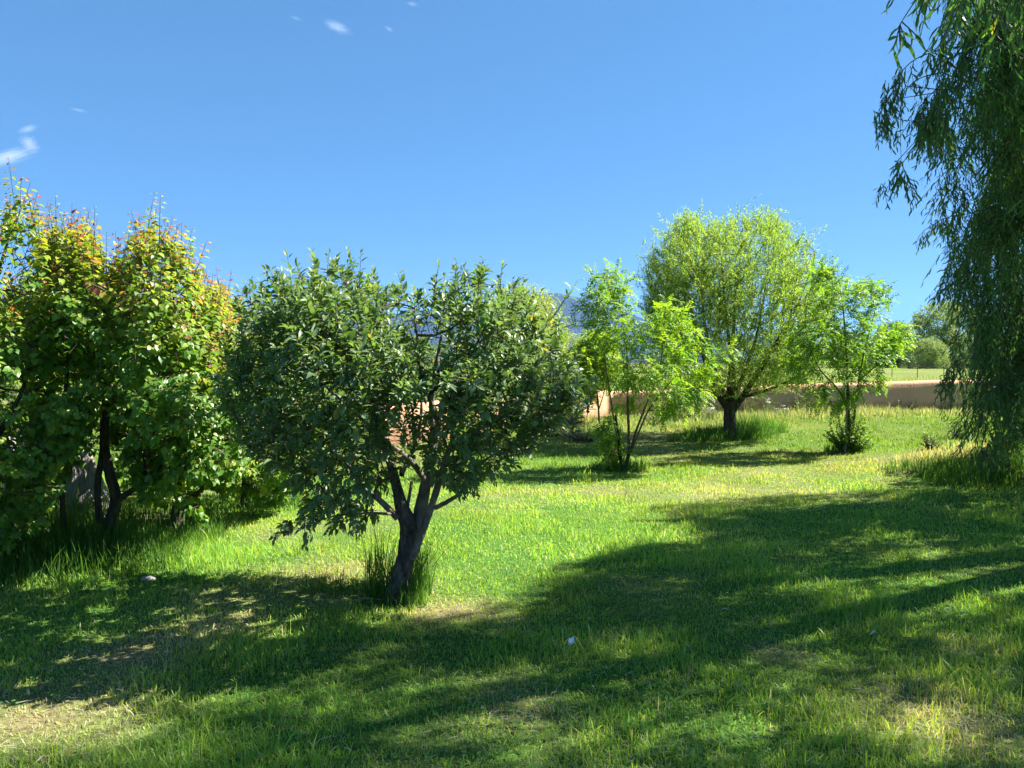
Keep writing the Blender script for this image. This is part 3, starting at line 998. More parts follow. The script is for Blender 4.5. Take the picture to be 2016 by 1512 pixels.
    one('yellowing apricot tree with orange tips, half behind the apple tree', [(408, 590), (440, 570), (480, 620), (540, 690), (620, 800), (640, 890), (600, 940), (540, 985), (470, 975), (440, 900), (450, 780), (420, 680)], 420,
        (480, 1002), D, [[(480, 1008, D, .05), (485, 940, D, .044), (490, 860, D, .035), (475, 720, D, .02), (455, 610, D, .008)], [(486, 930, D, .03), (540, 870, D, .02), (590, 810, D, .01)]], 1.0, 65, .22)

    one('dark leafy apricot tree in the back row beside the stump', [(-60, 640), (40, 560), (130, 570), (190, 640), (200, 800), (170, 940), (90, 985), (-60, 960)], 330,
        (70, 1000), 8.9, [[(70, 985, 8.9, .05), (72, 900, 8.9, .044), (80, 800, 8.9, .03), (90, 650, 8.9, .01)]], .9, 66, .12)
    one('dark leafy apricot tree in the back row between the forked and bright green ones', [(190, 640), (240, 570), (330, 580), (400, 640), (410, 800), (390, 930), (300, 960), (215, 940)], 330,
        (290, 990), 9.0, [[(290, 985, 9.0, .05), (292, 900, 9.0, .044), (300, 800, 9.0, .03), (310, 650, 9.0, .01)]], .9, 67, .12)


def locust_shoots(center, Lr=(.13, .22), per=5, col0=(.10, .23, .025), col1=(.22, .36, .045), pairs=6, up=.35):
    def f(ml, mw, tip, par, q):
        n = len(tip)
        out = nrm(tip - center)
        dr = nrm(out * .7 + np.array([0, 0, up]) + q.normal(size=(n, 3)) * .4)
        Ls = q.uniform(.10, .26, n)
        st = tip - dr * (Ls * .4)[:, None]
        sh = shoots(st, dr, Ls, per, 1.05, .25, .1, .1, .35, .8, 1, 1, q)
        stems(mw, st, sh, .0035, .0018)
        m = len(sh['pos'])
        sun_ = sstep(-.3, .9, (out @ S))[sh['si']]
        tone = np.clip(q.uniform(size=m) * .8 + np.repeat(q.uniform(-.2, .3, n), per), 0, 1)
        col = lerp3(col0, col1, tone)
        L = q.uniform(*Lr, m)
        compound(ml, T_DIAM, sh['pos'], sh['axis'] - np.array([0, 0, .15]), sh['up'], L, pairs, .145, .25, col, q)
    return f


def build_locusts():
    q = np.random.default_rng(71)
    b = G(1228, 926); d = b[1]
    A = crown_points([(1215, 800), (1228, 720), (1250, 660), (1288, 610), (1312, 592), (1345, 622), (1385, 680), (1398, 725), (1392, 770), (1375, 805), (1330, 812), (1290, 812), (1250, 790)], 185, d, .75, None, q)[0]
    B = crown_points([(1150, 650), (1162, 550), (1210, 535), (1240, 555), (1252, 610), (1236, 690), (1190, 690)], 85, d, .4, None, q)[0]
    C = crown_points([(1188, 905), (1183, 830), (1200, 812), (1222, 830), (1226, 905)], 26, d, .16, None, q)[0]
    E = np.array([P(*v) for v in [(1435, 688, d - .2), (1415, 700, d - .2), (1400, 705, d - .2), (1432, 692, d - .25), (1170, 760, d), (1130, 640, d), (1170, 548, d), (1215, 540, d)]])
    limbs = [[(1230, 932, d, .024), (1238, 880, d, .022), (1236, 800, d, .019), (1234, 690, d, .014), (1222, 610, d, .009), (1212, 545, d, .004)],
             [(1224, 930, d + .03, .016), (1214, 860, d + .03, .014), (1203, 790, d + .03, .012), (1192, 720, d, .008), (1175, 640, d, .004)],
             [(1234, 915, d - .02, .020), (1252, 850, d - .02, .018), (1275, 790, d - .03, .014), (1300, 720, d - .05, .01), (1308, 620, d - .05, .005)],
             [(1238, 900, d - .05, .016), (1262, 840, d - .08, .014), (1282, 800, d - .1, .012), (1330, 740, d - .15, .008), (1375, 700, d - .2, .005), (1420, 698, d - .2, .003)]]
    build_tree('locust_sapling', 'many-stemmed young locust tree with yellow-green feathery leaves beside a black stake', 'tree', b, limbs, np.concatenate([A, B, C, E]), locust_shoots(P(1270, 760, d), per=6), M_LOCUST, M_TWIG, M_TWIG, 'young locust trees in the lawn', seed=72, rmax=.012, step=.16, trunk_k=8, wob=.04)
    # stake
    t = thing('stake', 'thin black stake standing against the many-stemmed locust sapling', 'stake', G(1224, 926))
    mb = MB()
    tube(mb, P(np.array([1226, 1212.]), np.array([932, 818.]), np.array([d - .08, d - .08])), [.019, .019], 8, per=3)
    mb.build('post', noise_mat('black_stake_paint', [(.3, (.008, .008, .009)), (.7, (.02, .02, .022))], 20, .5), t, origin=G(1224, 926))
    tm = noise_mat('black_tie', [(.3, (.01, .01, .01)), (.7, (.03, .03, .03))], 20, .6)
    for f_ in (.45, .8):
        mb = MB()
        p = P(1226 - 14 * f_, 932 - 114 * f_, d - .08)
        a = np.linspace(0, 6.283, 13)
        tube(mb, np.stack([p[0] + .025 * np.cos(a) + .01, p[1] + .025 * np.sin(a), np.full(13, p[2])], -1), np.full(13, .004), 5, raw=True)
        mb.build('tie', tm, t, origin=G(1224, 926))

    b = G(1668, 890); d = b[1]
    poly = [(1598, 565), (1592, 520), (1638, 520), (1668, 565), (1715, 552), (1750, 562), (1748, 598), (1722, 630), (1760, 640), (1795, 642), (1795, 668), (1752, 690), (1755, 715), (1735, 755), (1690, 770), (1655, 800), (1608, 795), (1592, 755), (1545, 735), (1560, 650)]
    A = crown_points(poly, 340, d, .8, None, q)[0]
    A = A[noise3(A, .9, 77) > -.3]
    limbs = [[(1668, 895, d, .035), (1670, 830, d, .03), (1669, 770, d, .024), (1666, 690, d, .017), (1660, 610, d, .010), (1650, 540, d, .004)],
             [(1674, 890, d - .03, .02), (1684, 800, d - .03, .018), (1694, 730, d - .03, .014), (1712, 650, d, .009), (1735, 575, d, .004)],
             [(1670, 800, d, .018), (1645, 760, d, .014), (1610, 720, d + .1, .01), (1585, 640, d + .1, .006), (1600, 550, d + .1, .004)],
             [(1690, 750, d - .03, .014), (1730, 715, d - .1, .01), (1765, 680, d - .1, .006), (1790, 655, d - .1, .004)]]
    build_tree('locust_sapling', 'young locust tree with loose feathery crown above a leafy basal shrub', 'tree', b, limbs, A, locust_shoots(P(1665, 720, d), (.14, .23), per=6, col0=(.085, .21, .025), col1=(.19, .34, .045)), M_LOCUST, M_TWIG, M_TWIG, 'young locust trees in the lawn', seed=78, rmax=.012, step=.16, trunk_k=8, wob=.04)
    # light support stake for it
    t = thing('stake', 'pale grey wooden stake inside the basal shrub under the second locust', 'stake', G(1664, 890))
    mb = MB()
    tube(mb, P(np.array([1664, 1667.]), np.array([893, 800.]), np.array([d - .12, d - .12])), [.016, .015], 6, per=3)
    mb.build('post', M_GREYWOOD, t, origin=G(1664, 890))
    # locust behind the apple tree
    b = G(1180, 834); d = b[1]
    A = crown_points([(1120, 740), (1135, 690), (1160, 655), (1195, 668), (1215, 705), (1205, 750), (1170, 775), (1125, 775)], 260, d, .9, None, q)[0]
    build_tree('locust_sapling', 'yellow-green locust half hidden behind the apple tree, below the mountain', 'tree', b, [[(1180, 838, d, .03), (1178, 800, d, .025), (1172, 740, d, .016), (1165, 680, d, .006)], [(1178, 810, d, .016), (1195, 750, d, .01), (1200, 700, d, .005)]],
               A, locust_shoots(P(1168, 760, d), (.2, .32), per=6, col0=(.12, .235, .03), col1=(.24, .35, .05)), M_LOCUST, M_TWIG, M_TWIG, 'young locust trees in the lawn', seed=81, rmax=.014, step=.18, trunk_k=8, wob=.04)


def build_globe(label, b, d, poly, limbs, nt_, thick, seed, nl=26, c0=(.165, .30, .05), c1=(.30, .43, .09), L=.066, W=.014, slen=(.3, .65), noisecut=-.33, cpx=None, keep=None):
    q = np.random.default_rng(seed)
    tg, e = crown_points(poly, nt_, d, thick, None, q, keep, .65)
    tg = tg[noise3(tg, .45, seed + 1) > noisecut]
    c = P(*cpx, d)
    def f(ml, mw, tip, par, q):
        n = len(tip)
        out = nrm(tip - c)
        dr = nrm(out * .75 + np.array([0, 0, .7]) + q.normal(size=(n, 3)) * .3)
        Ls = q.uniform(*slen, n)
        st = tip - dr * (Ls * .5)[:, None]
        st = np.concatenate([st, st + q.normal(size=(n, 3)) * .10, st + q.normal(size=(n, 3)) * .14])
        dr = np.concatenate([dr, nrm(dr + q.normal(size=(n, 3)) * .45), nrm(dr + q.normal(size=(n, 3)) * .6)])
        Ls = np.concatenate([Ls, Ls * .8, Ls * .9])
        sh = shoots(st, dr, Ls, nl, .75, .22, .16, .05, .45, .7, L, W, q)
        stems(mw, st, sh, .004, .002)
        m = len(sh['pos'])
        col = lerp3(c0, c1, np.clip(q.uniform(size=m) * .7 + np.repeat(q.uniform(-.1, .4, len(st)), nl), 0, 1))
        leaves(ml, T_NARROW if d < 18 else T_DIAM, sh['pos'], sh['axis'], sh['up'], sh['L'], sh['W'], col)
    return build_tree('globe_willow', label, 'tree', b, limbs, tg, f, M_WILLOW, M_DARKBARK, M_GREENTWIG, 'globe willows in the lawn', seed=seed + 5, rmax=.05, step=.3, rtip=.005, trunk_k=12, wob=.06, pathw=.15)


def build_globes():
    b = G(1436, 864); d = b[1]
    poly = [(1282, 690), (1272, 610), (1274, 530), (1290, 480), (1318, 455), (1348, 418), (1385, 440), (1430, 425), (1475, 422), (1512, 415), (1555, 445), (1598, 475), (1620, 520), (1640, 580), (1640, 660), (1610, 720), (1570, 755), (1520, 770), (1440, 770), (1380, 760), (1320, 740)]
    limbs = [[(1436, 872, d, .2), (1436, 860, d, .15), (1437, 840, d, .125), (1437, 805, d, .12), (1440, 770, d, .10), (1440, 720, d, .055), (1448, 600, d, .028), (1460, 480, d, .008)],
             [(1436, 806, d, .09), (1418, 782, d - .1, .075), (1402, 755, d - .2, .06), (1380, 680, d - .4, .04), (1350, 560, d - .5, .022), (1340, 460, d - .5, .01)],
             [(1442, 808, d, .08), (1462, 780, d, .065), (1485, 745, d - .05, .05), (1525, 680, d - .1, .034), (1570, 600, d - .1, .018), (1600, 520, d - .1, .008)],
             [(1440, 790, d + .1, .06), (1455, 760, d + .3, .05), (1490, 660, d + .7, .03), (1510, 540, d + .9, .014), (1515, 450, d + .9, .007)],
             [(1436, 790, d + .1, .06), (1410, 740, d + .4, .05), (1385, 620, d + .9, .03), (1380, 480, d + 1.1, .012)],
             [(1440, 790, d - .1, .05), (1445, 740, d - .4, .04), (1430, 630, d - .9, .026), (1420, 500, d - 1.1, .012)],
             [(1460, 782, d - .05, .04), (1510, 768, d - .2, .03), (1570, 740, d - .4, .018), (1620, 690, d - .5, .008)],
             [(1430, 790, d - .05, .035), (1395, 772, d + .2, .026), (1340, 730, d + .3, .016), (1300, 660, d + .3, .008)],
             [(1470, 770, d - .1, .035), (1505, 720, d - .6, .026), (1550, 640, d - 1.0, .016), (1570, 540, d - 1.1, .008)]]
    keep = lambda x, y: np.clip(.35 + .65 * sstep(0, 120, edgedist(poly, x, y) < 110) , .35, 1) * np.where(y > 640, .75, 1)
    build_globe('big round globe willow with a dark trunk forking low, before the adobe wall', b, d, poly, limbs, 2200, 2.0, 91, cpx=(1440, 720), keep=keep)
    b = G(1116, 812); d = b[1]
    poly = [(950, 640), (975, 585), (1020, 562), (1055, 560), (1085, 582), (1105, 630), (1140, 670), (1170, 710), (1180, 735), (1150, 755), (1060, 765), (970, 750)]
    limbs = [[(1116, 818, d, .2), (1116, 780, d, .17), (1110, 740, d, .12), (1095, 670, d, .06), (1070, 600, d, .02)], [(1114, 770, d, .09), (1140, 730, d, .06), (1165, 680, d, .02)], [(1112, 760, d, .09), (1060, 730, d, .06), (1010, 660, d, .03), (1000, 600, d, .012)]]
    build_globe('pale yellow-green globe willow standing behind the apple tree', b, d, poly, limbs, 800, 2.2, 95, nl=20, c0=(.2, .29, .045), c1=(.35, .42, .085), L=.09, W=.02, cpx=(1090, 720))


def build_weeping():
    q = np.random.default_rng(101)
    tb = np.array([8.9, 7.6, 0]); tb[2] = gz(tb[0], tb[1])
    t = thing('weeping_willow', 'huge weeping willow, its hanging strands of narrow leaves curtaining the edge of the photo', 'tree', tb)
    tops, lens, big = [], [], []
    # curtain inside the frame
    W = [(1855, -40), (2400, -60), (2400, 900), (2016, 885), (1990, 905), (1952, 940), (1922, 935), (1912, 872), (1885, 850), (1868, 780), (1872, 700), (1888, 640), (1856, 600), (1850, 545), (1868, 495), (1818, 470), (1830, 425), (1848, 390), (1838, 330), (1806, 300), (1800, 240), (1832, 190), (1850, 110)]
    n = 20000
    cx_, cy_ = sample_poly(W, 330, q, lambda x, y: np.where(x > 2080, .5, 1))
    x, y = sample_poly(W, n, q, lambda x, y: np.where(x < 1900, .6, 1.0) * np.where(x > 2080, .5, 1) * np.where((y < 330) & (x < 1960), .5, 1))
    d = q.uniform(7.8, 11.5, n)
    d = np.where(x > 1990, q.uniform(7.0, 12.5, n), d)
    ci = q.integers(0, 330, n)
    cd_ = q.uniform(7.6, 11.0, 330)
    inc = q.uniform(size=n) < .84
    sg_ = F * .075 / cd_[ci]
    x = np.where(inc, cx_[ci] + q.normal(size=n) * sg_, x)
    y = np.where(inc, cy_[ci] - np.abs(q.normal(size=n)) * sg_ * 1.2, y)
    d = np.where(inc, cd_[ci] + q.normal(size=n) * .09, d)
    p = P(x, y, d)
    # nearer overhead: pull each strand in until its shadow falls inside the shaded part of the lawn
    SHX = [1000, 1075, 1285, 1500, 1700, 1900, 2016, 2500]; SHY = [1215, 1140, 1002, 978, 968, 962, 955, 930]
    d = np.where(y < 700, d * (.60 + .40 * np.clip(y / 650, 0, 1)), d)
    for k in range(9):
        p = P(x, y, d)
        gsh = p - S * (np.maximum(p[:, 2] - .1, 0) / S[2])[:, None]
        sx, sy, sf = proj(gsh)
        bad = (sf > .3) & (sy < np.interp(sx, SHX, SHY) + 6) & ~((sx > 1740) & (sy > 895)) & (sx < 2100)
        d = np.where(bad & (d > 4.7), d * .92, d)
    p = P(x, y, d)
    L = q.uniform(.3, .85, n) * np.clip(d / 9.2, .5, 1)
    for k in range(5):
        bx, by, _ = proj(p - np.stack([0 * L, 0 * L, L], -1))
        mx, my, _ = proj(p - np.stack([0 * L, 0 * L, L * .5], -1))
        bad = ~(inpoly(W, bx, by + 8) & inpoly(W, mx, my))
        L = np.where(bad, L * .65, L)
    ok = ~bad & (L > .13) & (p[:, 2] - L > .12)
    clump = noise3(p * np.array([1, 1, .5]), 1.5, 7)
    ok &= inc | (clump > np.where(x < 1930, .12, .0)) | ((x > 1965) & (y > 300))
    ok &= inpoly(W, x, y)
    ok &= q.uniform(size=n) < np.where(x < 1930, np.where(y > 540, .15, .24), .45) * np.where(y < 430, np.where(x < 1965, .58, .85), 1.0)
    pn = p[ok][d[ok] < 7.2]; Ln = L[ok][d[ok] < 7.2]
    ok &= d >= 7.2
    tops.append(p[ok]); lens.append(L[ok])
    nfar = int(ok.sum())
    tops.append(pn); lens.append(Ln)
    # sprigs reaching out to the left against the sky
    sprigs = [([(1895, 90, 8.2), (1845, 100, 8.1), (1800, 118, 8), (1768, 150, 8), (1745, 190, 8), (1722, 235, 8)], 34, (.12, .35)),
              ([(1870, 140, 8.3), (1822, 150, 8.2), (1795, 165, 8.1), (1778, 190, 8.1), (1773, 240, 8.1), (1774, 320, 8.1)], 14, (.06, .16)),
              ([(1774, 318, 8.1), (1768, 340, 8.1), (1750, 362, 8.1)], 12, (.12, .25)), ([(1774, 318, 8.1), (1784, 345, 8.1), (1793, 365, 8.1)], 12, (.12, .27)),
              ([(1880, 150, 8.4), (1850, 170, 8.3), (1820, 200, 8.3), (1800, 240, 8.3)], 26, (.15, .4)),
              ([(1900, 420, 8.6), (1860, 430, 8.6), (1825, 450, 8.6), (1812, 462, 8.6)], 14, (.08, .16)),
              ([(1905, 700, 8.8), (1880, 715, 8.8), (1860, 740, 8.8)], 22, (.15, .5)),
              ([(1765, 185, 8), (1750, 215, 8), (1735, 240, 8)], 12, (.15, .35))]
    mw = MB()
    for pts, k, (l0, l1) in sprigs:
        sf_ = .66 if pts[0][1] < 400 else .85
        pts = [(a_, b_, c_ * sf_) for a_, b_, c_ in pts]; l0, l1, k = l0 * sf_, l1 * sf_, int(k * .95)
        pp, rr = limb_pts([(*a, .0045 - .003 * i / len(pts)) for i, a in enumerate(pts)])
        pp, rr = catmull(pp, rr, 6)
        tube(mw, pp, rr, 4, raw=True)
        i = q.integers(len(pp) // 5, len(pp), k)
        tops.append(pp[i] + q.normal(size=(k, 3)) * .025); lens.append(q.uniform(l0, l1, k))
    # near bough over the top corner
    n = 420
    x = q.uniform(1810, 2300, n); y = q.uniform(-260, 90, n)
    ok = y < (x - 1800) * .7 - 90
    dn = q.uniform(2.5, 3.8, n)
    tops.append(P(x, y, dn)[ok]); lens.append(q.uniform(.08, .28, n)[ok])
    nnear0 = sum(len(a) for a in tops) - int(ok.sum())
    nb = [(1768, 55, 2.6), (1780, 35, 2.6), (1800, 5, 2.6), (1828, -30, 2.65), (1870, -80, 2.7), (1960, -160, 2.9)]
    pp, rr = limb_pts([(*a, .0012 + .0005 * i) for i, a in enumerate(nb)])
    pp, rr = catmull(pp, rr, 6)
    tube(mw, pp, rr, 5, raw=True)
    i = q.integers(0, len(pp) - 6, 9)
    tops.append(pp[i]); lens.append(q.uniform(.05, .1, 9))
    # the crown out of frame that shades the lawn
    SH = [(2500, 930), (2016, 955), (1900, 962), (1700, 968), (1500, 978), (1285, 1002), (1340, 1030), (1390, 1050), (1250, 1085), (1100, 1112), (1075, 1140), (1040, 1180), (960, 1205), (880, 1212), (800, 1218), (700, 1250), (600, 1270), (520, 1345), (345, 1390), (330, 1440), (200, 1475), (0, 1495), (-200, 1540), (-200, 1640), (2500, 1640)]
    HO = [(1490, 1158, 62, 24, .95), (1715, 1088, 88, 24, .95), (1540, 1275, 55, 20, .6), (1745, 1000, 22, 7, .8), (1850, 994, 22, 6, .8), (1930, 995, 25, 6, .8), (1400, 1062, 70, 12, .7), (1800, 1425, 75, 28, .75), (1010, 1470, 70, 40, .55),
          (1860, 1185, 70, 22, .5), (1700, 1180, 60, 18, .4), (1190, 1420, 90, 30, .3), (640, 1370, 60, 30, .4), (1330, 1160, 40, 14, .4), (1450, 1440, 60, 25, .3), (1620, 1390, 60, 25, .35), (1230, 1270, 60, 20, .35), (900, 1330, 60, 25, .3)]
    M = 8600
    gx = q.uniform(-4.5, 9.5, M * 4); gy = q.uniform(2.25, 10.2, M * 4)
    g = np.stack([gx, gy, gz(gx, gy)], -1)
    px, py, _ = proj(g)
    ok = inpoly(SH, px, py)
    for hx, hy, rx, ry, v in HO:
        e = ((px - hx - rx * .35) / (rx * 1.5)) ** 2 + ((py - hy) / (ry * 1.45)) ** 2
        ok &= ~((e < 1) & (q.uniform(size=len(px)) < v ** .6))
    ok &= q.uniform(size=len(px)) < np.where(py < 1160, .5, .76)
    g = g[ok][:M]
    C, RR = np.array([8.2, 7.0, 5.4]), np.array([6.2, 5.6, 3.9])
    best = None
    done = np.zeros(len(g), bool)
    P3 = np.zeros_like(g)
    for k in range(14):
        z = q.uniform(2.6, 8.6, len(g))
        c = g + S * (z / S[2])[:, None]
        ins = (((c - C) / RR) ** 2).sum(1) < 1
        ux, uy, f = proj(c)
        vis = (f > 0) & (ux < 2040) & (uy > -60)
        vis2 = (f > 0) & (ux < 2040) & (uy > -60 - 700 / np.maximum(f, .5))
        good = ins & ~vis & ~vis2 & ~done
        P3[good] = c[good]; done |= good
    P3 = P3[done]
    lc = q.uniform(.25, .55, len(P3))
    ncv = sum(len(a) for a in tops)
    tops.append(P3 + np.array([0, 0, 1]) * (lc * .5)[:, None]); lens.append(lc)
    # outer shell of the crown, thin, so that it reads as a whole tree from elsewhere
    n = 900
    v = nrm(q.normal(size=(n, 3))); v[:, 2] = np.abs(v[:, 2]) * .9 - .1
    p = C + v * RR * q.uniform(.85, 1.0, (n, 1))
    ux, uy, f = proj(p)
    gsh = p - S * (p[:, 2] / S[2])[:, None]
    sx, sy, sf = proj(gsh)
    keep = ~((f > 0) & (ux < 2060) & (uy > -250)) & ((sf < .3) | (sy > 1640) | (sx > 2300))
    tops.append(p[keep]); lens.append(q.uniform(.5, 1.0, keep.sum()))
    T_ = np.concatenate(tops); Ls = np.concatenate(lens)
    n = len(T_)
    print('weeping strands', n, 'in frame', ncv, 'casters', len(P3))
    # leaves
    ml = MB()
    for lo, hi, LL, WW, sp in [(0, nfar, .10, .0155, .036), (nfar, nnear0, .068, .0125, .024), (nnear0, ncv, .088, .0125, .03), (ncv, n, .12, .021, .042)]:
        a, l = T_[lo:hi], Ls[lo:hi]
        for b0, b1 in [(0, .12), (.12, .2), (.2, .35), (.35, .55), (.55, 1.2)]:
            m = (l > b0) & (l <= b1)
            if not m.any():
                continue
            k = max(3, int(l[m].mean() / sp))
            nn = int(m.sum())
            dr = nrm(np.array([0, 0, -.8]) + q.normal(size=(nn, 3)) * np.array([.34, .34, .1]))
            sh = shoots(a[m], dr, l[m], k, .65, .28, .12, .0, .35, .8, LL, WW, q)
            stems(mw, a[m], sh, .0028, .0016)
            mm = len(sh['pos'])
            col = lerp3((.035, .105, .035), (.09, .185, .06), np.clip(q.uniform(size=mm) * .8 + np.repeat(q.uniform(-.1, .25, nn), k), 0, 1))
            yel = q.uniform(size=mm) < .012
            col = np.where(yel[:, None], np.array([[.3, .27, .05]]), col)
            rad = np.cross(sh['axis'], q.normal(size=(mm, 3)))
            leaves(ml, T_CURL, sh['pos'], sh['axis'], rad, sh['L'], sh['W'], col)
    # wood
    mt = MB()
    tz = tb[2]
    limbs = [([tb + [0, 0, -.1], tb + [-.1, 0, 1.2], tb + [-.2, -.1, 2.4], tb + [-.3, -.1, 4.2], tb + [-.4, -.2, 6.5], tb + [-.4, -.2, 8.6]], [.42, .33, .28, .2, .11, .03]),
             ([tb + [-.15, 0, 2.2], tb + [-1.4, -.9, 4.0], tb + [-2.8, -2, 5.6], tb + [-4.2, -2.8, 6.2]], [.2, .15, .09, .03]),
             ([tb + [-.2, 0, 2.6], tb + [-1.6, .8, 4.2], tb + [-1.9, 1.4, 5.4], tb + [-2.0, 1.6, 6.2]], [.18, .13, .07, .03]),
             ([tb + [-.2, 0, 2.9], tb + [1.2, 1.2, 4.8], tb + [2.6, 2.2, 6.2]], [.18, .12, .03]),
             ([tb + [-.2, 0, 3.0], tb + [1.3, -1.5, 4.6], tb + [2.0, -3.2, 5.6]], [.18, .12, .03]),
             ([tb + [-.25, 0, 3.6], tb + [-1.5, -2.3, 5.0], tb + [-1.8, -4.0, 5.6]], [.16, .1, .03])]
    nodes = []
    for p, r in limbs:
        pp, rr = catmull(np.array(p), np.array(r), 6)
        tube(mt, pp, rr, 12, .06, raw=True)
        nodes.append(pp[5:])
    mt.build('trunk', M_DARKBARK, t, origin=tb)
    sub = q.permutation(n)[:2200]
    sub = sub[T_[sub, 2] > 1.2]
    N, par, tips = grow(np.concatenate(nodes), T_[sub], .45, -.05, .1, q)
    keep_ = len(np.concatenate(nodes))
    skeleton(mw, N, par, keep_, .003, 2.5, .06)
    mw.build('branches', M_TWIG, t, origin=tb)
    ml.build('crown', M_WEEP, t, origin=tb)


# ------------------------------------------------------------------ bushes and weeds that stand alone
def bush(name, label, cat, c, rx, h, n, mat, col0, col1, L=.03, W=.012, T=T_NARROW, group=None, up=.8, per=10, flowers=0, woody=True, seed=0, droop=.05, ang=.8):
    q = np.random.default_rng(seed + 500)
    t = thing(name, label, cat, c, group)
    a = q.uniform(0, 6.283, n); r = np.sqrt(q.uniform(size=n))
    end = np.stack([np.cos(a) * r * rx, np.sin(a) * r * rx, h * (1 - .5 * r ** 2) * q.uniform(.55, 1.05, n)], -1)
    st = np.stack([np.cos(a) * r * rx * .25, np.sin(a) * r * rx * .25, np.zeros(n)], -1)
    d = nrm(end - st); Ls = np.linalg.norm(end - st, axis=1)
    sh = shoots(c + st, d, Ls, per, ang, droop, .05, .12, .35, .8, L, W, q)
    mw, ml = MB(), MB()
    stems(mw, c + st, sh, .006 if woody else .004, .002, 3)
    m = len(sh['pos'])
    col = lerp3(col0, col1, np.clip(q.uniform(size=m) * .75 + np.repeat(q.uniform(-.1, .3, n), per), 0, 1))
    leaves(ml, T, sh['pos'], sh['axis'], sh['up'], sh['L'], sh['W'], col)
    mw.build('stem', M_TWIG if woody else M_GREENTWIG, t, origin=c)
    ml.build('foliage', mat, t, origin=c)
    if flowers:
        mf = MB()
        i = np.argsort(-end[:, 2])[:flowers]
        for k in i:
            p = c + end[k]
            m = 20
            b = p + q.normal(size=(m, 3)) * np.array([.035, .035, .012])
            leaves(mf, T_DIAM, b, q.normal(size=(m, 3)) * np.array([1, 1, .3]), np.array([0, 0, 1.0]) + q.normal(size=(m, 3)) * .3, .026, .022, np.full((m, 3), .62))
        mf.build('flower_head', leaf_mat('white_petal_%d' % seed, .3, (1, 1, 1), .6, .2) if 'white_petal' not in bpy.data.materials else bpy.data.materials['white_petal'], t, origin=c)
    return t


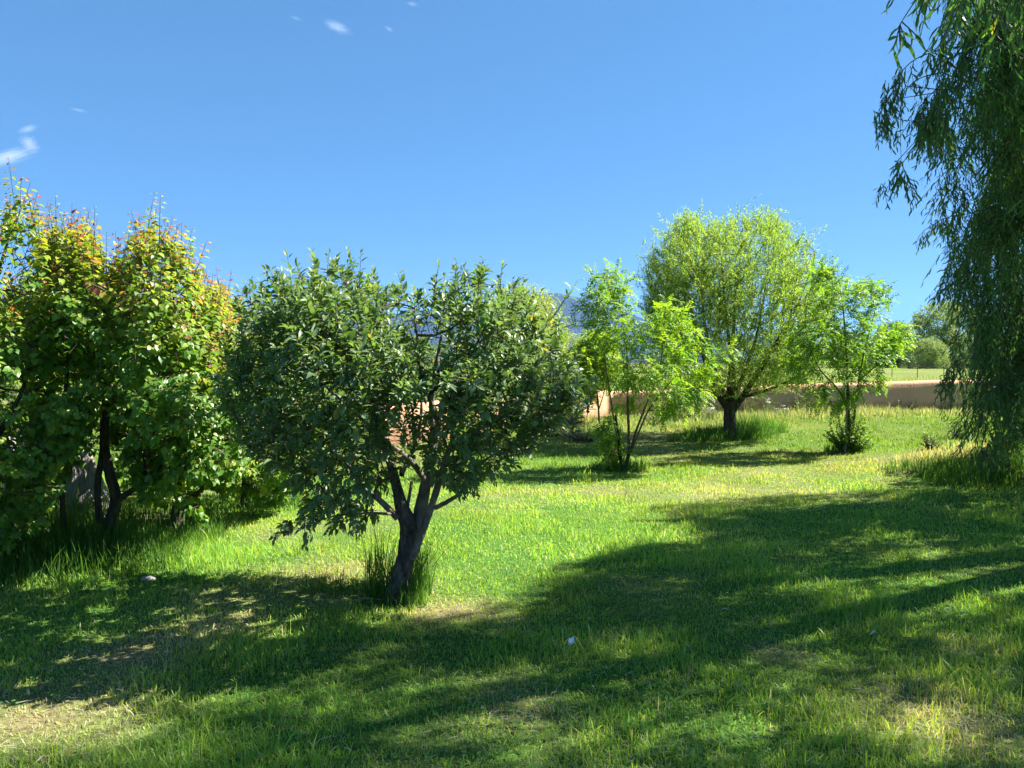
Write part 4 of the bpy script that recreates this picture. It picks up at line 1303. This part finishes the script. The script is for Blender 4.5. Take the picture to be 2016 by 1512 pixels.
def build_bushes():
    sg0, sg1 = (.14, .19, .12), (.28, .33, .22)
    k = 0
    sage = [(1150, 868, .55, .42, 'grey-green sagebrush mound between the apple tree and the locust sapling'), (1085, 858, .5, .4, 'sagebrush glimpsed under the apple tree branches'),
            (1335, 825, .55, .5, 'silvery sagebrush between the locust sapling and the willow trunk'), (1290, 835, .4, .35, 'low sagebrush under the overhanging locust foliage'),
            (1385, 822, .4, .36, 'pale sagebrush just beside the dark willow trunk'), (1490, 808, .6, .62, 'tall silver-green bush behind the willow trunk'),
            (1645, 812, .35, .42, 'feathery blue-green bush by the second locust trunk'), (1745, 806, .3, .35, 'small pale plant at the wall beyond the second locust')]
    for px, py, r, h, lab in sage:
        c = G(px, py)
        bush('sagebrush', lab, 'shrub', c, r, h, 90, M_BUSH, sg0, sg1, .05, .016, group='sagebrush and grey weeds before the wall', per=14, seed=k)
        k += 1
    wf = [(1475, 815, .3, .6, 'white-flowered weed behind the willow trunk, tallest of its kind'), (1512, 818, .25, .45, 'white-flowered weed a little past the willow trunk'), (1540, 822, .22, .36, 'short white-flowered weed nearest the wall shrub'),
          (1398, 826, .2, .34, 'white-flowered weed next to the pale sagebrush')]
    for px, py, r, h, lab in wf:
        bush('flowering_weed', lab, 'weed', G(px, py), r, h, 26, M_BUSH, (.07, .13, .04), (.14, .18, .08), .07, .016, group='white-flowered weeds by the wall', per=9, flowers=4, woody=False, seed=k)
        k += 1
    ws = [(1582, 814, .35, .62, 'dark leafy shrub against the adobe wall with a few yellow leaves'), (1610, 816, .3, .3, 'low yellow-green shrub at the foot of the adobe wall')]
    for (px, py, r, h, lab), cc in zip(ws, [((.03, .06, .02), (.09, .14, .03)), ((.08, .14, .02), (.16, .2, .04))]):
        bush('wall_shrub', lab, 'shrub', G(px, py), r, h, 60, M_BUSH, *cc, .075, .045, T_OVATE, group='shrubs against the wall', per=9, seed=k)
        k += 1
    for px, lab in [(1415, 'dark weed clump against the wall left of the willow trunk'), (1700, 'dark weed against the wall just past the second locust'), (1768, 'dark upright weed against the middle of the open wall'), (1800, 'dark weed clump against the wall near the hanging willow')]:
        px_, d_ = px, float(np.interp(px, [1195, 1400, 1850], [20.6, 21.4, 23.2]))
        x = (px_ - 1008) / F * d_
        c = np.array([x, d_, gz(x, d_)])
        bush('wall_weed', lab, 'weed', c, .28, .42, 40, M_BUSH, (.035, .05, .025), (.07, .09, .04), .06, .02, group='dark weeds against the wall', per=9, seed=k)
        k += 1
    # basal shrub round the second locust
    c = G(1672, 889)
    bush('basal_shrub', 'leafy round shrub of shoots at the foot of the second locust', 'shrub', c, .42, .72, 120, M_BUSH, (.08, .19, .03), (.22, .35, .06), .06, .042, T_OVATE, per=17, seed=k, ang=.95)
    c = G(1206, 922)
    bush('basal_shrub', 'yellow-green suckers clustered at the foot of the many-stemmed locust sapling', 'shrub', c, .17, .72, 22, M_BUSH, (.07, .13, .015), (.18, .22, .03), .05, .03, T_OVATE, per=16, seed=k + 1)
    c = G(1832, 884)
    bush('small_shrub', 'small round weedy shrub among straw near the hanging willow', 'shrub', c, .2, .3, 36, M_BUSH, (.05, .09, .03), (.12, .16, .06), .05, .026, T_OVATE, per=10, seed=k + 2)
    for i, (px, py, r, h, lab) in enumerate([(1985, 948, .3, .3, 'broad-leaved weed right of the hanging strand tip'), (1890, 862, .35, .4, 'pale green weed under the willow curtain by its left edge')]):
        bush('lawn_weed', lab, 'weed', G(px, py), r, h, 40, M_BUSH, (.07, .13, .03), (.14, .19, .06), .08, .035, T_OVATE, per=8, woody=False, seed=k + 3 + i)
    c = G(1170, 800); c = np.array([(1168 - 1008) / F * 25, 25.0, gz(4, 25)])
    bush('red_shrub', 'dark reddish shrub beyond the wall, low between apple and locust', 'shrub', c, .7, 1.05, 90, M_BUSH, (.05, .025, .02), (.12, .06, .04), .09, .05, T_OVATE, per=14, seed=k + 8)
    for i, (px, dd_, r, h, lab) in enumerate([(560, 15.0, 1.3, 1.7, 'leafy green shrub behind the yellowing apricot tree'), (680, 16.0, 1.2, 1.5, 'leafy green shrub behind the crown of the apple tree, beyond the sunlit wall end'),
                                              (905, 18.6, 1.2, 1.45, 'leafy green shrub behind the apple trunk, beyond the sunlit wall'), (1010, 20.0, 1.3, 1.6, 'leafy green shrub beyond the sunlit wall, nearest the pale willow trunk')]):
        x = (px - 1008) / F * dd_
        bush('green_shrub', lab, 'shrub', np.array([x, dd_, float(gz(x, dd_))]), r, h, 210, M_BUSH, (.06, .14, .02), (.17, .27, .045), .10, .055, T_OVATE, group='green shrubs behind the apple tree', per=16, seed=k + 20 + i, ang=.95)
    c = G(235, 1090)
    bush('lawn_weed', 'pale leafy weed in the tall grass before the forked apricot', 'weed', c, .08, .16, 10, M_BUSH, (.12, .19, .06), (.2, .26, .1), .06, .03, T_OVATE, per=6, woody=False, seed=k + 9)


# ------------------------------------------------------------------ walls, fence, far things
def wall_mesh(mb, pts, tops, bots, thick, step=.25, seed=0):
    """hand-plastered wall: rounded top, slightly uneven faces"""
    pts = np.asarray(pts, float)
    seg = np.linalg.norm(np.diff(pts, axis=0), axis=1)
    s = np.concatenate([[0], np.cumsum(seg)])
    n = int(s[-1] / step) + 1
    u = np.linspace(0, s[-1], n)
    x, y = np.interp(u, s, pts[:, 0]), np.interp(u, s, pts[:, 1])
    top = np.interp(u, s, tops) + .03 * (fbm(u * .7, u * 0, seed, 3) - .5) * 2
    bot = np.interp(u, s, bots)
    c = np.stack([x, y], -1)
    tan = nrm(np.gradient(c, axis=0))
    nn = np.stack([-tan[:, 1], tan[:, 0]], -1)
    prof = [(-.5, 0), (-.49, .35), (-.47, .7), (-.455, .9), (-.40, .955), (-.26, .988), (0, 1.0), (.26, .988), (.40, .955), (.455, .9), (.47, .7), (.49, .35), (.5, 0)]
    V = []
    for o, f in prof:
        w = 1 + .08 * (fbm(u * .8, u * 0 + o * 3 + f * 4, seed + 5, 3) - .5)
        xy = c + nn * (o * thick * w)[:, None]
        V.append(np.concatenate([xy, (bot + (top - bot) * f)[:, None]], 1))
    V = np.stack(V, 1)
    k = len(prof)
    i = np.arange(n - 1)[:, None] * k + np.arange(k - 1)[None]
    f = np.stack([i, i + 1, i + k + 1, i + k], -1).reshape(-1, 4)
    mb.add(V.reshape(-1, 3), [f, np.arange(k)[None], (np.arange(k)[::-1] + (n - 1) * k)[None]])


def build_walls():
    m, nt = new_mat('adobe_plaster')
    out = node(nt, 'ShaderNodeOutputMaterial')
    pb = node(nt, 'ShaderNodeBsdfPrincipled')
    pb.inputs['Roughness'].default_value = .95
    pb.inputs['Specular IOR Level'].default_value = .1
    tc = node(nt, 'ShaderNodeTexCoord')
    n1 = node(nt, 'ShaderNodeTexNoise'); n1.inputs['Scale'].default_value = 1.1; n1.inputs['Detail'].default_value = 9; n1.inputs['Roughness'].default_value = .6
    nt.links.new(tc.outputs['Object'], n1.inputs['Vector'])
    rp = node(nt, 'ShaderNodeValToRGB')
    rp.color_ramp.elements[0].position = .3; rp.color_ramp.elements[0].color = (.50, .27, .16, 1)
    rp.color_ramp.elements[1].position = .7; rp.color_ramp.elements[1].color = (.58, .335, .205, 1)
    nt.links.new(n1.outputs['Fac'], rp.inputs[0])
    sx = node(nt, 'ShaderNodeSeparateXYZ')
    nt.links.new(tc.outputs['Object'], sx.inputs[0])
    n3 = node(nt, 'ShaderNodeTexNoise'); n3.inputs['Scale'].default_value = 2.6; n3.inputs['Detail'].default_value = 5
    nt.links.new(tc.outputs['Object'], n3.inputs['Vector'])
    ma = node(nt, 'ShaderNodeMath', operation='MULTIPLY_ADD')          # splash dirt along the foot, ragged
    nt.links.new(n3.outputs['Fac'], ma.inputs[0]); ma.inputs[1].default_value = -.45
    nt.links.new(sx.outputs['Z'], ma.inputs[2])
    mr = node(nt, 'ShaderNodeMapRange')
    mr.inputs['From Min'].default_value = -.08; mr.inputs['From Max'].default_value = .12
    mr.inputs['To Min'].default_value = .6; mr.inputs['To Max'].default_value = 0
    nt.links.new(ma.outputs[0], mr.inputs['Value'])
    mx = node(nt, 'ShaderNodeMix', data_type='RGBA')
    nt.links.new(mr.outputs[0], mx.inputs[0]); nt.links.new(rp.outputs[0], mx.inputs[6]); mx.inputs[7].default_value = (.15, .085, .05, 1)
    nt.links.new(mx.outputs[2], pb.inputs['Base Color'])
    n2 = node(nt, 'ShaderNodeTexNoise'); n2.inputs['Scale'].default_value = 14; n2.inputs['Detail'].default_value = 6
    nt.links.new(tc.outputs['Object'], n2.inputs['Vector'])
    bu = node(nt, 'ShaderNodeBump'); bu.inputs['Strength'].default_value = .35; bu.inputs['Distance'].default_value = .03
    nt.links.new(n2.outputs['Fac'], bu.inputs['Height']); nt.links.new(bu.outputs[0], pb.inputs['Normal'])
    nt.links.new(pb.outputs[0], out.inputs[0])
    q = lambda px, d: [(px - 1008) / F * d, d]
    main = [q(1196, 20.95), q(1400, 21.6), q(1850, 23.4), q(2300, 25.2), q(2700, 27)]
    tops = [P(1196, 769, 20.95)[2], P(1400, 763, 21.6)[2], P(1850, 748, 23.4)[2], 1.1, 1.12]
    bots = [gz(*p) - .1 for p in main]
    mb = MB()
    wall_mesh(mb, main, tops, bots, .32, seed=3)
    o = mb.build('adobe_wall', m, origin=(8, 22, .1))
    tag(o, 'long low terracotta adobe wall with sunlit rounded top, bounding the lawn', 'wall')
    side = [q(1192, 20.6), q(1100, 18.6), q(1000, 17.0), q(880, 15.5), q(800, 14.6), q(745, 14.2)]
    tops = [.86, .84, .82, .82, .82, .82]
    bots = [gz(*p) - .1 for p in side]
    mb = MB()
    wall_mesh(mb, side, tops, bots, .32, seed=9)
    o = mb.build('adobe_wall', m, origin=(-1, 16, .05))
    tag(o, 'sunlit adobe wall glimpsed through the apple tree branches', 'wall')

    # stick fence behind the apricots
    r = np.random.default_rng(131)
    c0 = P(-260, 1010, 7.4)
    t = thing('stick_fence', 'weathered grey stick fence in shade behind the apricot trees', 'fence', (c0[0], c0[1], 0))
    mb = MB()
    x0, x1 = P(-320, 1000, 7.3)[0], P(150, 1000, 8.1)[0]
    n = 62
    for i in range(n):
        f_ = i / (n - 1)
        x = x0 + (x1 - x0) * f_ + r.normal() * .008; y = 7.3 + .8 * f_ + r.normal() * .012
        h = r.uniform(.68, .98)
        b = np.array([x, y, gz(x, y) - .05])
        pts = np.array([b, b + [r.normal() * .012, r.normal() * .012, h * .5], b + [r.normal() * .03, r.normal() * .02, h]])
        rad = r.uniform(.016, .027)
        tube(mb, pts, [rad * 1.1, rad, rad * .75], 7, .05, per=3)
    mb.build('pickets', M_GREYWOOD, t, origin=(c0[0], c0[1], 0))
    mb = MB()
    for z in (.25, .62):
        tube(mb, np.array([[x0, 7.3 + .06, z], [(x0 + x1) / 2, 7.7 + .06, z + .02], [x1, 8.1 + .06, z]]), [.022, .02, .022], 6, .05, per=4)
    mb.build('rail', M_GREYWOOD, t, origin=(c0[0], c0[1], 0))

    # weathered split stump
    c = P(182, 1000, 7.55); c[2] = gz(c[0], c[1])
    t = thing('stump', 'pale weathered split stump with a ragged top behind the forked apricot', 'stump', c)
    mb = MB()
    k, nr = 26, 12
    a = np.arange(k) / k * 6.283
    ridg = r.normal(size=k) * .10
    tip = r.uniform(-.10, .24, k)
    rings = []
    for j in range(nr):
        f_ = j / (nr - 1)
        rad = (.22 - .05 * f_ - .06 * f_ ** 3) * (1 + ridg * (.6 + .6 * f_))
        z = f_ * (.62 + tip * f_ ** 3)
        off = np.array([-.16, 0]) * f_
        rings.append(np.stack([np.cos(a) * rad * (1 + .15 * np.sin(3 * a)) + off[0], np.sin(a) * rad * .8 + off[1], z - .05], -1))
    rings.append(np.stack([np.cos(a) * .03 - .14, np.sin(a) * .03, np.full(k, .42)], -1))
    V = np.stack(rings)
    nr += 1
    i = np.arange(nr - 1)[:, None] * k; jj = np.arange(k)[None]; j2 = (jj + 1) % k
    mb.add(c + V.reshape(-1, 3), [np.stack([i + jj, i + j2, i + k + j2, i + k + jj], -1).reshape(-1, 4)])
    mb.build('wood', M_GREYWOOD, t, origin=c, smooth=False)
    mb = MB()
    for s in range(7):
        p = c + np.array([r.uniform(-.3, .05), r.uniform(-.15, .1), r.uniform(.35, .6)])
        tube(mb, np.array([p, p + [r.uniform(-.1, .05), r.uniform(-.06, .03), .10], p + [r.uniform(-.16, .06), r.uniform(-.06, .03), .17]]), [.025, .016, .004], 6, .1, per=3)
    mb.build('splinters', M_GREYWOOD, t, origin=c)

    # wire fence in the field
    z = lambda x, y: float(gz(x, y))
    c = np.array([(1806 - 1008) / F * 60, 60.0, 0]); c[2] = z(c[0], c[1])
    t = thing('wire_fence', 'thin wire fence with metal posts in the field beyond the wall', 'fence', c)
    mm = noise_mat('rusty_post', [(.3, (.06, .05, .045)), (.7, (.13, .11, .09))], 8, .7)
    xs = [(px - 1008) / F * 60 for px in (1706, 1756, 1806, 1858, 1908)]
    for x in xs:
        mb = MB()
        tube(mb, np.array([[x, 60, z(x, 60) - .1], [x + .01, 60, z(x, 60) + 1.0]]), [.03, .028], 6, per=2)
        mb.build('post', mm, t, origin=c)
    for hgt in (.35, .65, .92):
        mb = MB()
        tube(mb, np.array([[x, 60, z(x, 60) + hgt] for x in xs]), [.006] * len(xs), 4, per=2)
        mb.build('wire', mm, t, origin=c)

    # small white pipe rail seen below the second globe willow
    d = 23.5
    c = P(1098, 790, d); c[2] = z(c[0], d)
    t = thing('pipe_rail', 'short white pipe rail beyond the wall behind the apple tree', 'rail', c)
    wm = noise_mat('white_pipe', [(.3, (.6, .6, .58)), (.7, (.75, .75, .73))], 8, .5)
    a, b = P(1080, 763, d), P(1112, 763, d)
    mb = MB(); tube(mb, np.array([a, b]), [.028, .028], 8, per=2); mb.build('rail', wm, t, origin=c)
    for p in (a, b):
        mb = MB(); tube(mb, np.array([[p[0], d, c[2] - .05], [p[0], d, p[2] - .02]]), [.028, .028], 8, per=2); mb.build('post', wm, t, origin=c)


def build_far_trees():
    gp = 'trees across the field'
    L = [
        ([(1795, 722), (1788, 665), (1798, 628), (1822, 604), (1856, 592), (1900, 596), (1950, 628), (1985, 680), (1990, 722)], 128, 'tall cottonwood with pale crown top, highest of the trees across the field', (.06, .10, .03), (.12, .16, .06), 1),
        ([(1722, 724), (1722, 665), (1738, 638), (1768, 634), (1795, 650), (1800, 724)], 118, 'dark green tree just right of the second locust crown', (.035, .075, .025), (.08, .12, .04), 2),
        ([(1785, 726), (1788, 700), (1808, 672), (1838, 662), (1862, 684), (1872, 726)], 104, 'light green bushy tree in front of the tall cottonwood', (.08, .13, .04), (.15, .19, .07), 3),
        ([(1850, 726), (1858, 695), (1885, 668), (1935, 655), (1990, 668), (2040, 690), (2050, 726)], 108, 'broad dark tree half behind the hanging willow curtain', (.04, .08, .025), (.09, .13, .045), 4),
        ([(1628, 726), (1634, 672), (1660, 650), (1700, 655), (1728, 680), (1735, 726)], 114, 'mid green tree mostly hidden behind the second locust', (.05, .09, .03), (.11, .15, .05), 5),
        ([(-260, 728), (-240, 640), (-100, 600), (60, 610), (120, 670), (130, 728)], 60, 'dark tree beyond the stick fence, behind the apricot at the edge', (.035, .07, .02), (.08, .11, .035), 9),
        ([(110, 728), (130, 660), (220, 620), (330, 640), (390, 690), (400, 728)], 62, 'dark tree beyond the stick fence behind the forked apricot', (.035, .07, .02), (.08, .12, .035), 10),
        ([(380, 728), (410, 680), (520, 655), (640, 660), (700, 700), (710, 728)], 66, 'dark tree seen in gaps between the apricots and the apple', (.04, .08, .02), (.09, .13, .04), 11),
        ([(690, 728), (720, 690), (800, 670), (900, 680), (960, 728)], 70, 'green tree seen in gaps of the apple tree crown', (.05, .09, .03), (.11, .15, .05), 12),
        ([(1990, 726), (2000, 660), (2060, 640), (2150, 650), (2200, 726)], 115, 'round dark tree behind the densest part of the willow curtain', (.04, .08, .025), (.09, .13, .045), 6),
        ([(1480, 728), (1490, 690), (1540, 675), (1600, 682), (1640, 700), (1645, 728)], 120, 'low green trees seen through the globe willow twigs', (.045, .085, .03), (.1, .14, .05), 7),
        ([(1205, 728), (1215, 712), (1250, 700), (1300, 704), (1330, 728)], 130, 'low distant tree between the locust sapling and the globe willow', (.06, .09, .045), (.12, .14, .07), 8)]
    for poly, d, lab, c0, c1, sd in L:
        q = np.random.default_rng(200 + sd)
        cx = np.mean([p[0] for p in poly])
        x = (cx - 1008) / F * d
        b = np.array([x, d, float(gz(x, d))])
        t = thing('field_tree', lab, 'tree', b, gp)
        hgt = P(cx, min(p[1] for p in poly), d)[2] - b[2]
        mt = MB()
        r = hgt * .03
        nodes = []
        tr = np.array([b + [0, 0, -.2], b + [hgt * .02, 0, hgt * .2], b + [-hgt * .02, 0, hgt * .45], b + [0, 0, hgt * .8]])
        tube(mt, tr, [r * 1.4, r, r * .7, r * .2], 8, .06)
        nodes.append(catmull(tr, np.ones(4), 6)[0])
        for a in range(5):
            an = a * 1.3 + q.uniform(0, 1)
            dd = np.array([math.cos(an), math.sin(an), 0])
            pp = np.array([b + [0, 0, hgt * (.18 + .05 * a)], b + dd * hgt * .18 + [0, 0, hgt * (.36 + .05 * a)], b + dd * hgt * .32 + [0, 0, hgt * (.5 + .05 * a)]])
            tube(mt, pp, [r * .6, r * .4, r * .15], 6, .06)
            nodes.append(catmull(pp, np.ones(3), 4)[0])
        mt.build('trunk', M_DARKBARK, t, origin=b)
        wm = (max(p[0] for p in poly) - min(p[0] for p in poly)) / F * d
        tg, e = crown_points(poly, 520, d, min(wm * .4, hgt * .5), None, q, None, .6)
        tg = tg[noise3(tg, .16, sd) > -.55]
        # lumps: leaves gathered round each point
        k = 44
        pos = np.repeat(tg, k, 0) + q.normal(size=(len(tg) * k, 3)) * np.array([.42, .42, .3]) * hgt / 11
        m = len(pos)
        col = 1.95 * lerp3(c0, c1, np.clip(q.uniform(size=m) * .6 + np.repeat(q.uniform(-.1, .5, len(tg)), k), 0, 1))
        ml = MB()
        leaves(ml, T_DIAM, pos, q.normal(size=(m, 3)) + np.array([0, 0, -.3]), np.array([0, 0, 1.0]) + q.normal(size=(m, 3)) * .7, q.uniform(.22, .42, m) * hgt / 11, q.uniform(.14, .26, m) * hgt / 11, col)
        ml.build('crown', M_FAR, t, origin=b)
        N, par, tips = grow(np.concatenate(nodes), tg[:160], 1.0, .05, .1, q)
        mw = MB()
        skeleton(mw, N, par, len(np.concatenate(nodes)), .03, 2.4, r * .5)
        mw.build('branches', M_DARKBARK, t, origin=b)


def build_small():
    q = np.random.default_rng(301)
    # white paper scrap
    c = G(1125, 1282)
    mb = MB()
    n = 7
    u, v = np.meshgrid(np.linspace(-1, 1, n), np.linspace(-1, 1, n))
    X = u * .022 * (1 - .35 * (v + 1) / 2); Z = (v + 1) * .02 + .008 * u ** 2; Y = .012 * np.sin(u * 2.2) + .01 * v ** 2
    top = np.stack([X, Y, Z + .03], -1).reshape(-1, 3); bot = top + [0, .0012, 0]
    i = (np.arange(n - 1)[:, None] * n + np.arange(n - 1)[None]).ravel()
    f = np.stack([i, i + 1, i + n + 1, i + n], -1)
    mb.add(c + np.concatenate([top, bot]), [f, f[:, ::-1] + n * n])
    tag(mb.build('paper_scrap', noise_mat('white_paper', [(.3, (.72, .72, .72)), (.7, (.82, .82, .82))], 30, .7, .05), origin=c), 'small white scrap of paper in the shaded grass', 'scrap')
    # pale curled leaves
    wl = noise_mat('pale_dry_leaf', [(.3, (.48, .5, .42)), (.7, (.62, .63, .56))], 40, .6, .1)
    for px, py, l, an, lab in [(1712, 1262, .055, .2, 'pale curled willow leaf lying in the shaded foreground grass'), (1436, 1118, .035, 2.2, 'tiny pale fallen leaf near the sunlit tufts'), (1158, 1232, .028, 1.0, 'small whitish petal in the grass above the paper scrap'), (1420, 1212, .04, -.3, 'grey-green fallen leaf lying in the shade below the tufts')]:
        c = G(px, py)
        mb = MB()
        m = 9
        s = np.linspace(0, 1, m)
        ax = np.array([math.cos(an), math.sin(an), .12])
        sd = np.array([-math.sin(an), math.cos(an), 0])
        wdt = np.sin(np.pi * np.clip(s, .04, .97)) ** .7 * l * .13
        ctr = c + ax * (s * l)[:, None] + np.array([0, 0, 1]) * (.035 + l * .25 * np.sin(s * 3) ** 2)[:, None]
        rows = np.stack([ctr - sd * wdt[:, None] + [0, 0, .004], ctr, ctr + sd * wdt[:, None] + [0, 0, .004]], 1)
        up = rows.reshape(-1, 3); lo = up - [0, 0, .0012]
        i = (np.arange(m - 1)[:, None] * 3 + np.arange(2)[None]).ravel()
        f = np.stack([i, i + 1, i + 4, i + 3], -1)
        mb.add(np.concatenate([up, lo]), [f, f[:, ::-1] + m * 3])
        tag(mb.build('fallen_leaf', wl, origin=c), lab, 'leaf', 'fallen leaves on the lawn')
    # arching dry stalk left of the trunk
    mb = MB()
    a, b_, c_ = G(752, 1190), G(680, 1196), G(598, 1196)
    pts = np.array([a + [0, 0, .03], a * .6 + b_ * .4 + [0, 0, .05], b_ + [0, 0, .045], c_ + [0, 0, .06]])
    tube(mb, pts, [.0025, .0022, .002, .0012], 5, per=6)
    tag(mb.build('dry_stalk', noise_mat('straw_stalk', [(.3, (.25, .24, .1)), (.7, (.4, .36, .2))], 30, .7), origin=a), 'thin dry grass stalk lying beside the apple trunk', 'stalk')
    # pale stone
    c = G(292, 1142)
    mb = MB()
    k, r_ = 14, 8
    th = np.linspace(0.05, math.pi - .05, r_); ph = np.arange(k) / k * 6.283
    T, Ph = np.meshgrid(th, ph, indexing='ij')
    rad = .036 * (1 + .25 * (fbm(T * 2, Ph * 1.3, 5) - .5) + .15 * np.sin(Ph * 2 + 1))
    V = np.stack([np.sin(T) * np.cos(Ph) * rad * 1.3, np.sin(T) * np.sin(Ph) * rad, np.cos(T) * rad * .6 + .008], -1).reshape(-1, 3)
    i = np.arange(r_ - 1)[:, None] * k; j = np.arange(k)[None]; j2 = (j + 1) % k
    mb.add(c + V, [np.stack([i + j, i + k + j, i + k + j2, i + j2], -1).reshape(-1, 4), np.arange(k)[None], (np.arange(k) + (r_ - 1) * k)[None]])
    tag(mb.build('stone', noise_mat('pale_stone', [(.3, (.18, .17, .14)), (.7, (.32, .30, .26))], 25, .9), origin=c), 'pale stone half sunk in grass before the apricots', 'stone')


def build_clouds():
    q = np.random.default_rng(401)
    m, nt = new_mat('cloud_vapour')
    out = node(nt, 'ShaderNodeOutputMaterial')
    pv = node(nt, 'ShaderNodeVolumePrincipled')
    pv.inputs['Color'].default_value = (.97, .98, 1, 1)
    pv.inputs['Anisotropy'].default_value = .2
    tc = node(nt, 'ShaderNodeTexCoord')
    mp = node(nt, 'ShaderNodeMapping')
    mp.inputs['Scale'].default_value = (1.1, 2.5, 2.6)
    nt.links.new(tc.outputs['Object'], mp.inputs[0])
    n1 = node(nt, 'ShaderNodeTexNoise')
    n1.inputs['Scale'].default_value = 1.6; n1.inputs['Detail'].default_value = 6; n1.inputs['Roughness'].default_value = .65; n1.inputs['Distortion'].default_value = 1.6
    nt.links.new(mp.outputs[0], n1.inputs['Vector'])
    ln = node(nt, 'ShaderNodeVectorMath', operation='LENGTH')
    nt.links.new(tc.outputs['Object'], ln.inputs[0])
    fa = node(nt, 'ShaderNodeMath', operation='MULTIPLY_ADD')        # noise minus radius, thinning to the rim
    nt.links.new(ln.outputs['Value'], fa.inputs[0]); fa.inputs[1].default_value = -.42
    nt.links.new(n1.outputs['Fac'], fa.inputs[2])
    mr = node(nt, 'ShaderNodeMapRange')
    mr.inputs['From Min'].default_value = .17; mr.inputs['From Max'].default_value = .50
    mr.inputs['To Min'].default_value = 0; mr.inputs['To Max'].default_value = .003
    nt.links.new(fa.outputs[0], mr.inputs['Value'])
    nt.links.new(mr.outputs[0], pv.inputs['Density'])
    nt.links.new(pv.outputs[0], out.inputs['Volume'])
    H = 3200.0
    specs = [(664, 53, 25, 9, 20, 1.0, 'bright little cloud alone near the top of the sky'), (812, 8, 12, 4, 10, -.3, 'faint wisp at the very top of the sky'), (766, 57, 10, 4, 30, .3, 'faint wisp beside the bright little cloud'),
             (583, 36, 12, 3, 15, .2, 'thin smudge of cloud left of the bright little cloud'), (155, 217, 14, 3, 5, 0, 'tiny flat wisp above the apricot trees'),
             (10, 312, 46, 12, -26, 0, 'wispy white cloud streak cut by the edge of the photo'), (58, 283, 12, 15, -50, 0, 'curled wisp joined to the end of the cloud streak'), (55, 254, 16, 6, -25, 0, 'small wisp above the curled cloud end')]
    for px, py, rx, ry, rot, _, lab in specs:
        r = ray(px, py); r = r / np.linalg.norm(r)
        dist = H / r[2]
        c = CAM + r * dist
        s = dist / F
        me = bpy.data.meshes.new('cloud')
        k, rr = 20, 12
        th = np.linspace(0.02, math.pi - .02, rr); ph = np.arange(k) / k * 6.283
        T, Ph = np.meshgrid(th, ph, indexing='ij')
        V = np.stack([np.sin(T) * np.cos(Ph), np.sin(T) * np.sin(Ph), np.cos(T)], -1).reshape(-1, 3)
        V *= (1 + .2 * q.normal(size=(len(V), 1)) * .3)
        mb = MB()
        i = np.arange(rr - 1)[:, None] * k; j = np.arange(k)[None]; j2 = (j + 1) % k
        mb.add(V, [np.stack([i + j, i + k + j, i + k + j2, i + j2], -1).reshape(-1, 4), np.arange(k)[::-1][None] * 1, (np.arange(k) + (rr - 1) * k)[None]])
        o = mb.build('cloud', m)
        o.location = c
        o.scale = (rx * s * 1.25, min(rx, ry * 1.6) * s * 1.25, ry * s * 1.25)
        o.rotation_euler = (math.radians(0), math.radians(rot), -math.atan2(r[0], r[1]))
        tag(o, lab, 'cloud', 'small white clouds')


def build_haze():
    m, nt = new_mat('haze_air')
    out = node(nt, 'ShaderNodeOutputMaterial')
    pv = node(nt, 'ShaderNodeVolumePrincipled')
    pv.inputs['Color'].default_value = (.26, .50, 1, 1)
    pv.inputs['Density'].default_value = 2.6e-5
    pv.inputs['Anisotropy'].default_value = .1
    nt.links.new(pv.outputs[0], out.inputs['Volume'])
    lo, hi = np.array([-17000., -17000, -6]), np.array([17000., 17000, 1500])
    V = np.array([[(lo, hi)[i][0], (lo, hi)[j][1], (lo, hi)[k][2]] for i in (0, 1) for j in (0, 1) for k in (0, 1)])
    mb = MB()
    mb.add(V, [np.array([(0, 1, 3, 2), (4, 6, 7, 5), (0, 4, 5, 1), (2, 3, 7, 6), (0, 2, 6, 4), (1, 5, 7, 3)])])
    o = mb.build('haze', m, smooth=False)
    tag(o, kind='stuff')


build_ground()
build_mountain()
build_walls()
build_apple()
build_apricots()
build_locusts()
build_globes()
build_weeping()
build_far_trees()
build_bushes()
build_small()
build_grass()
build_clouds()
build_haze()
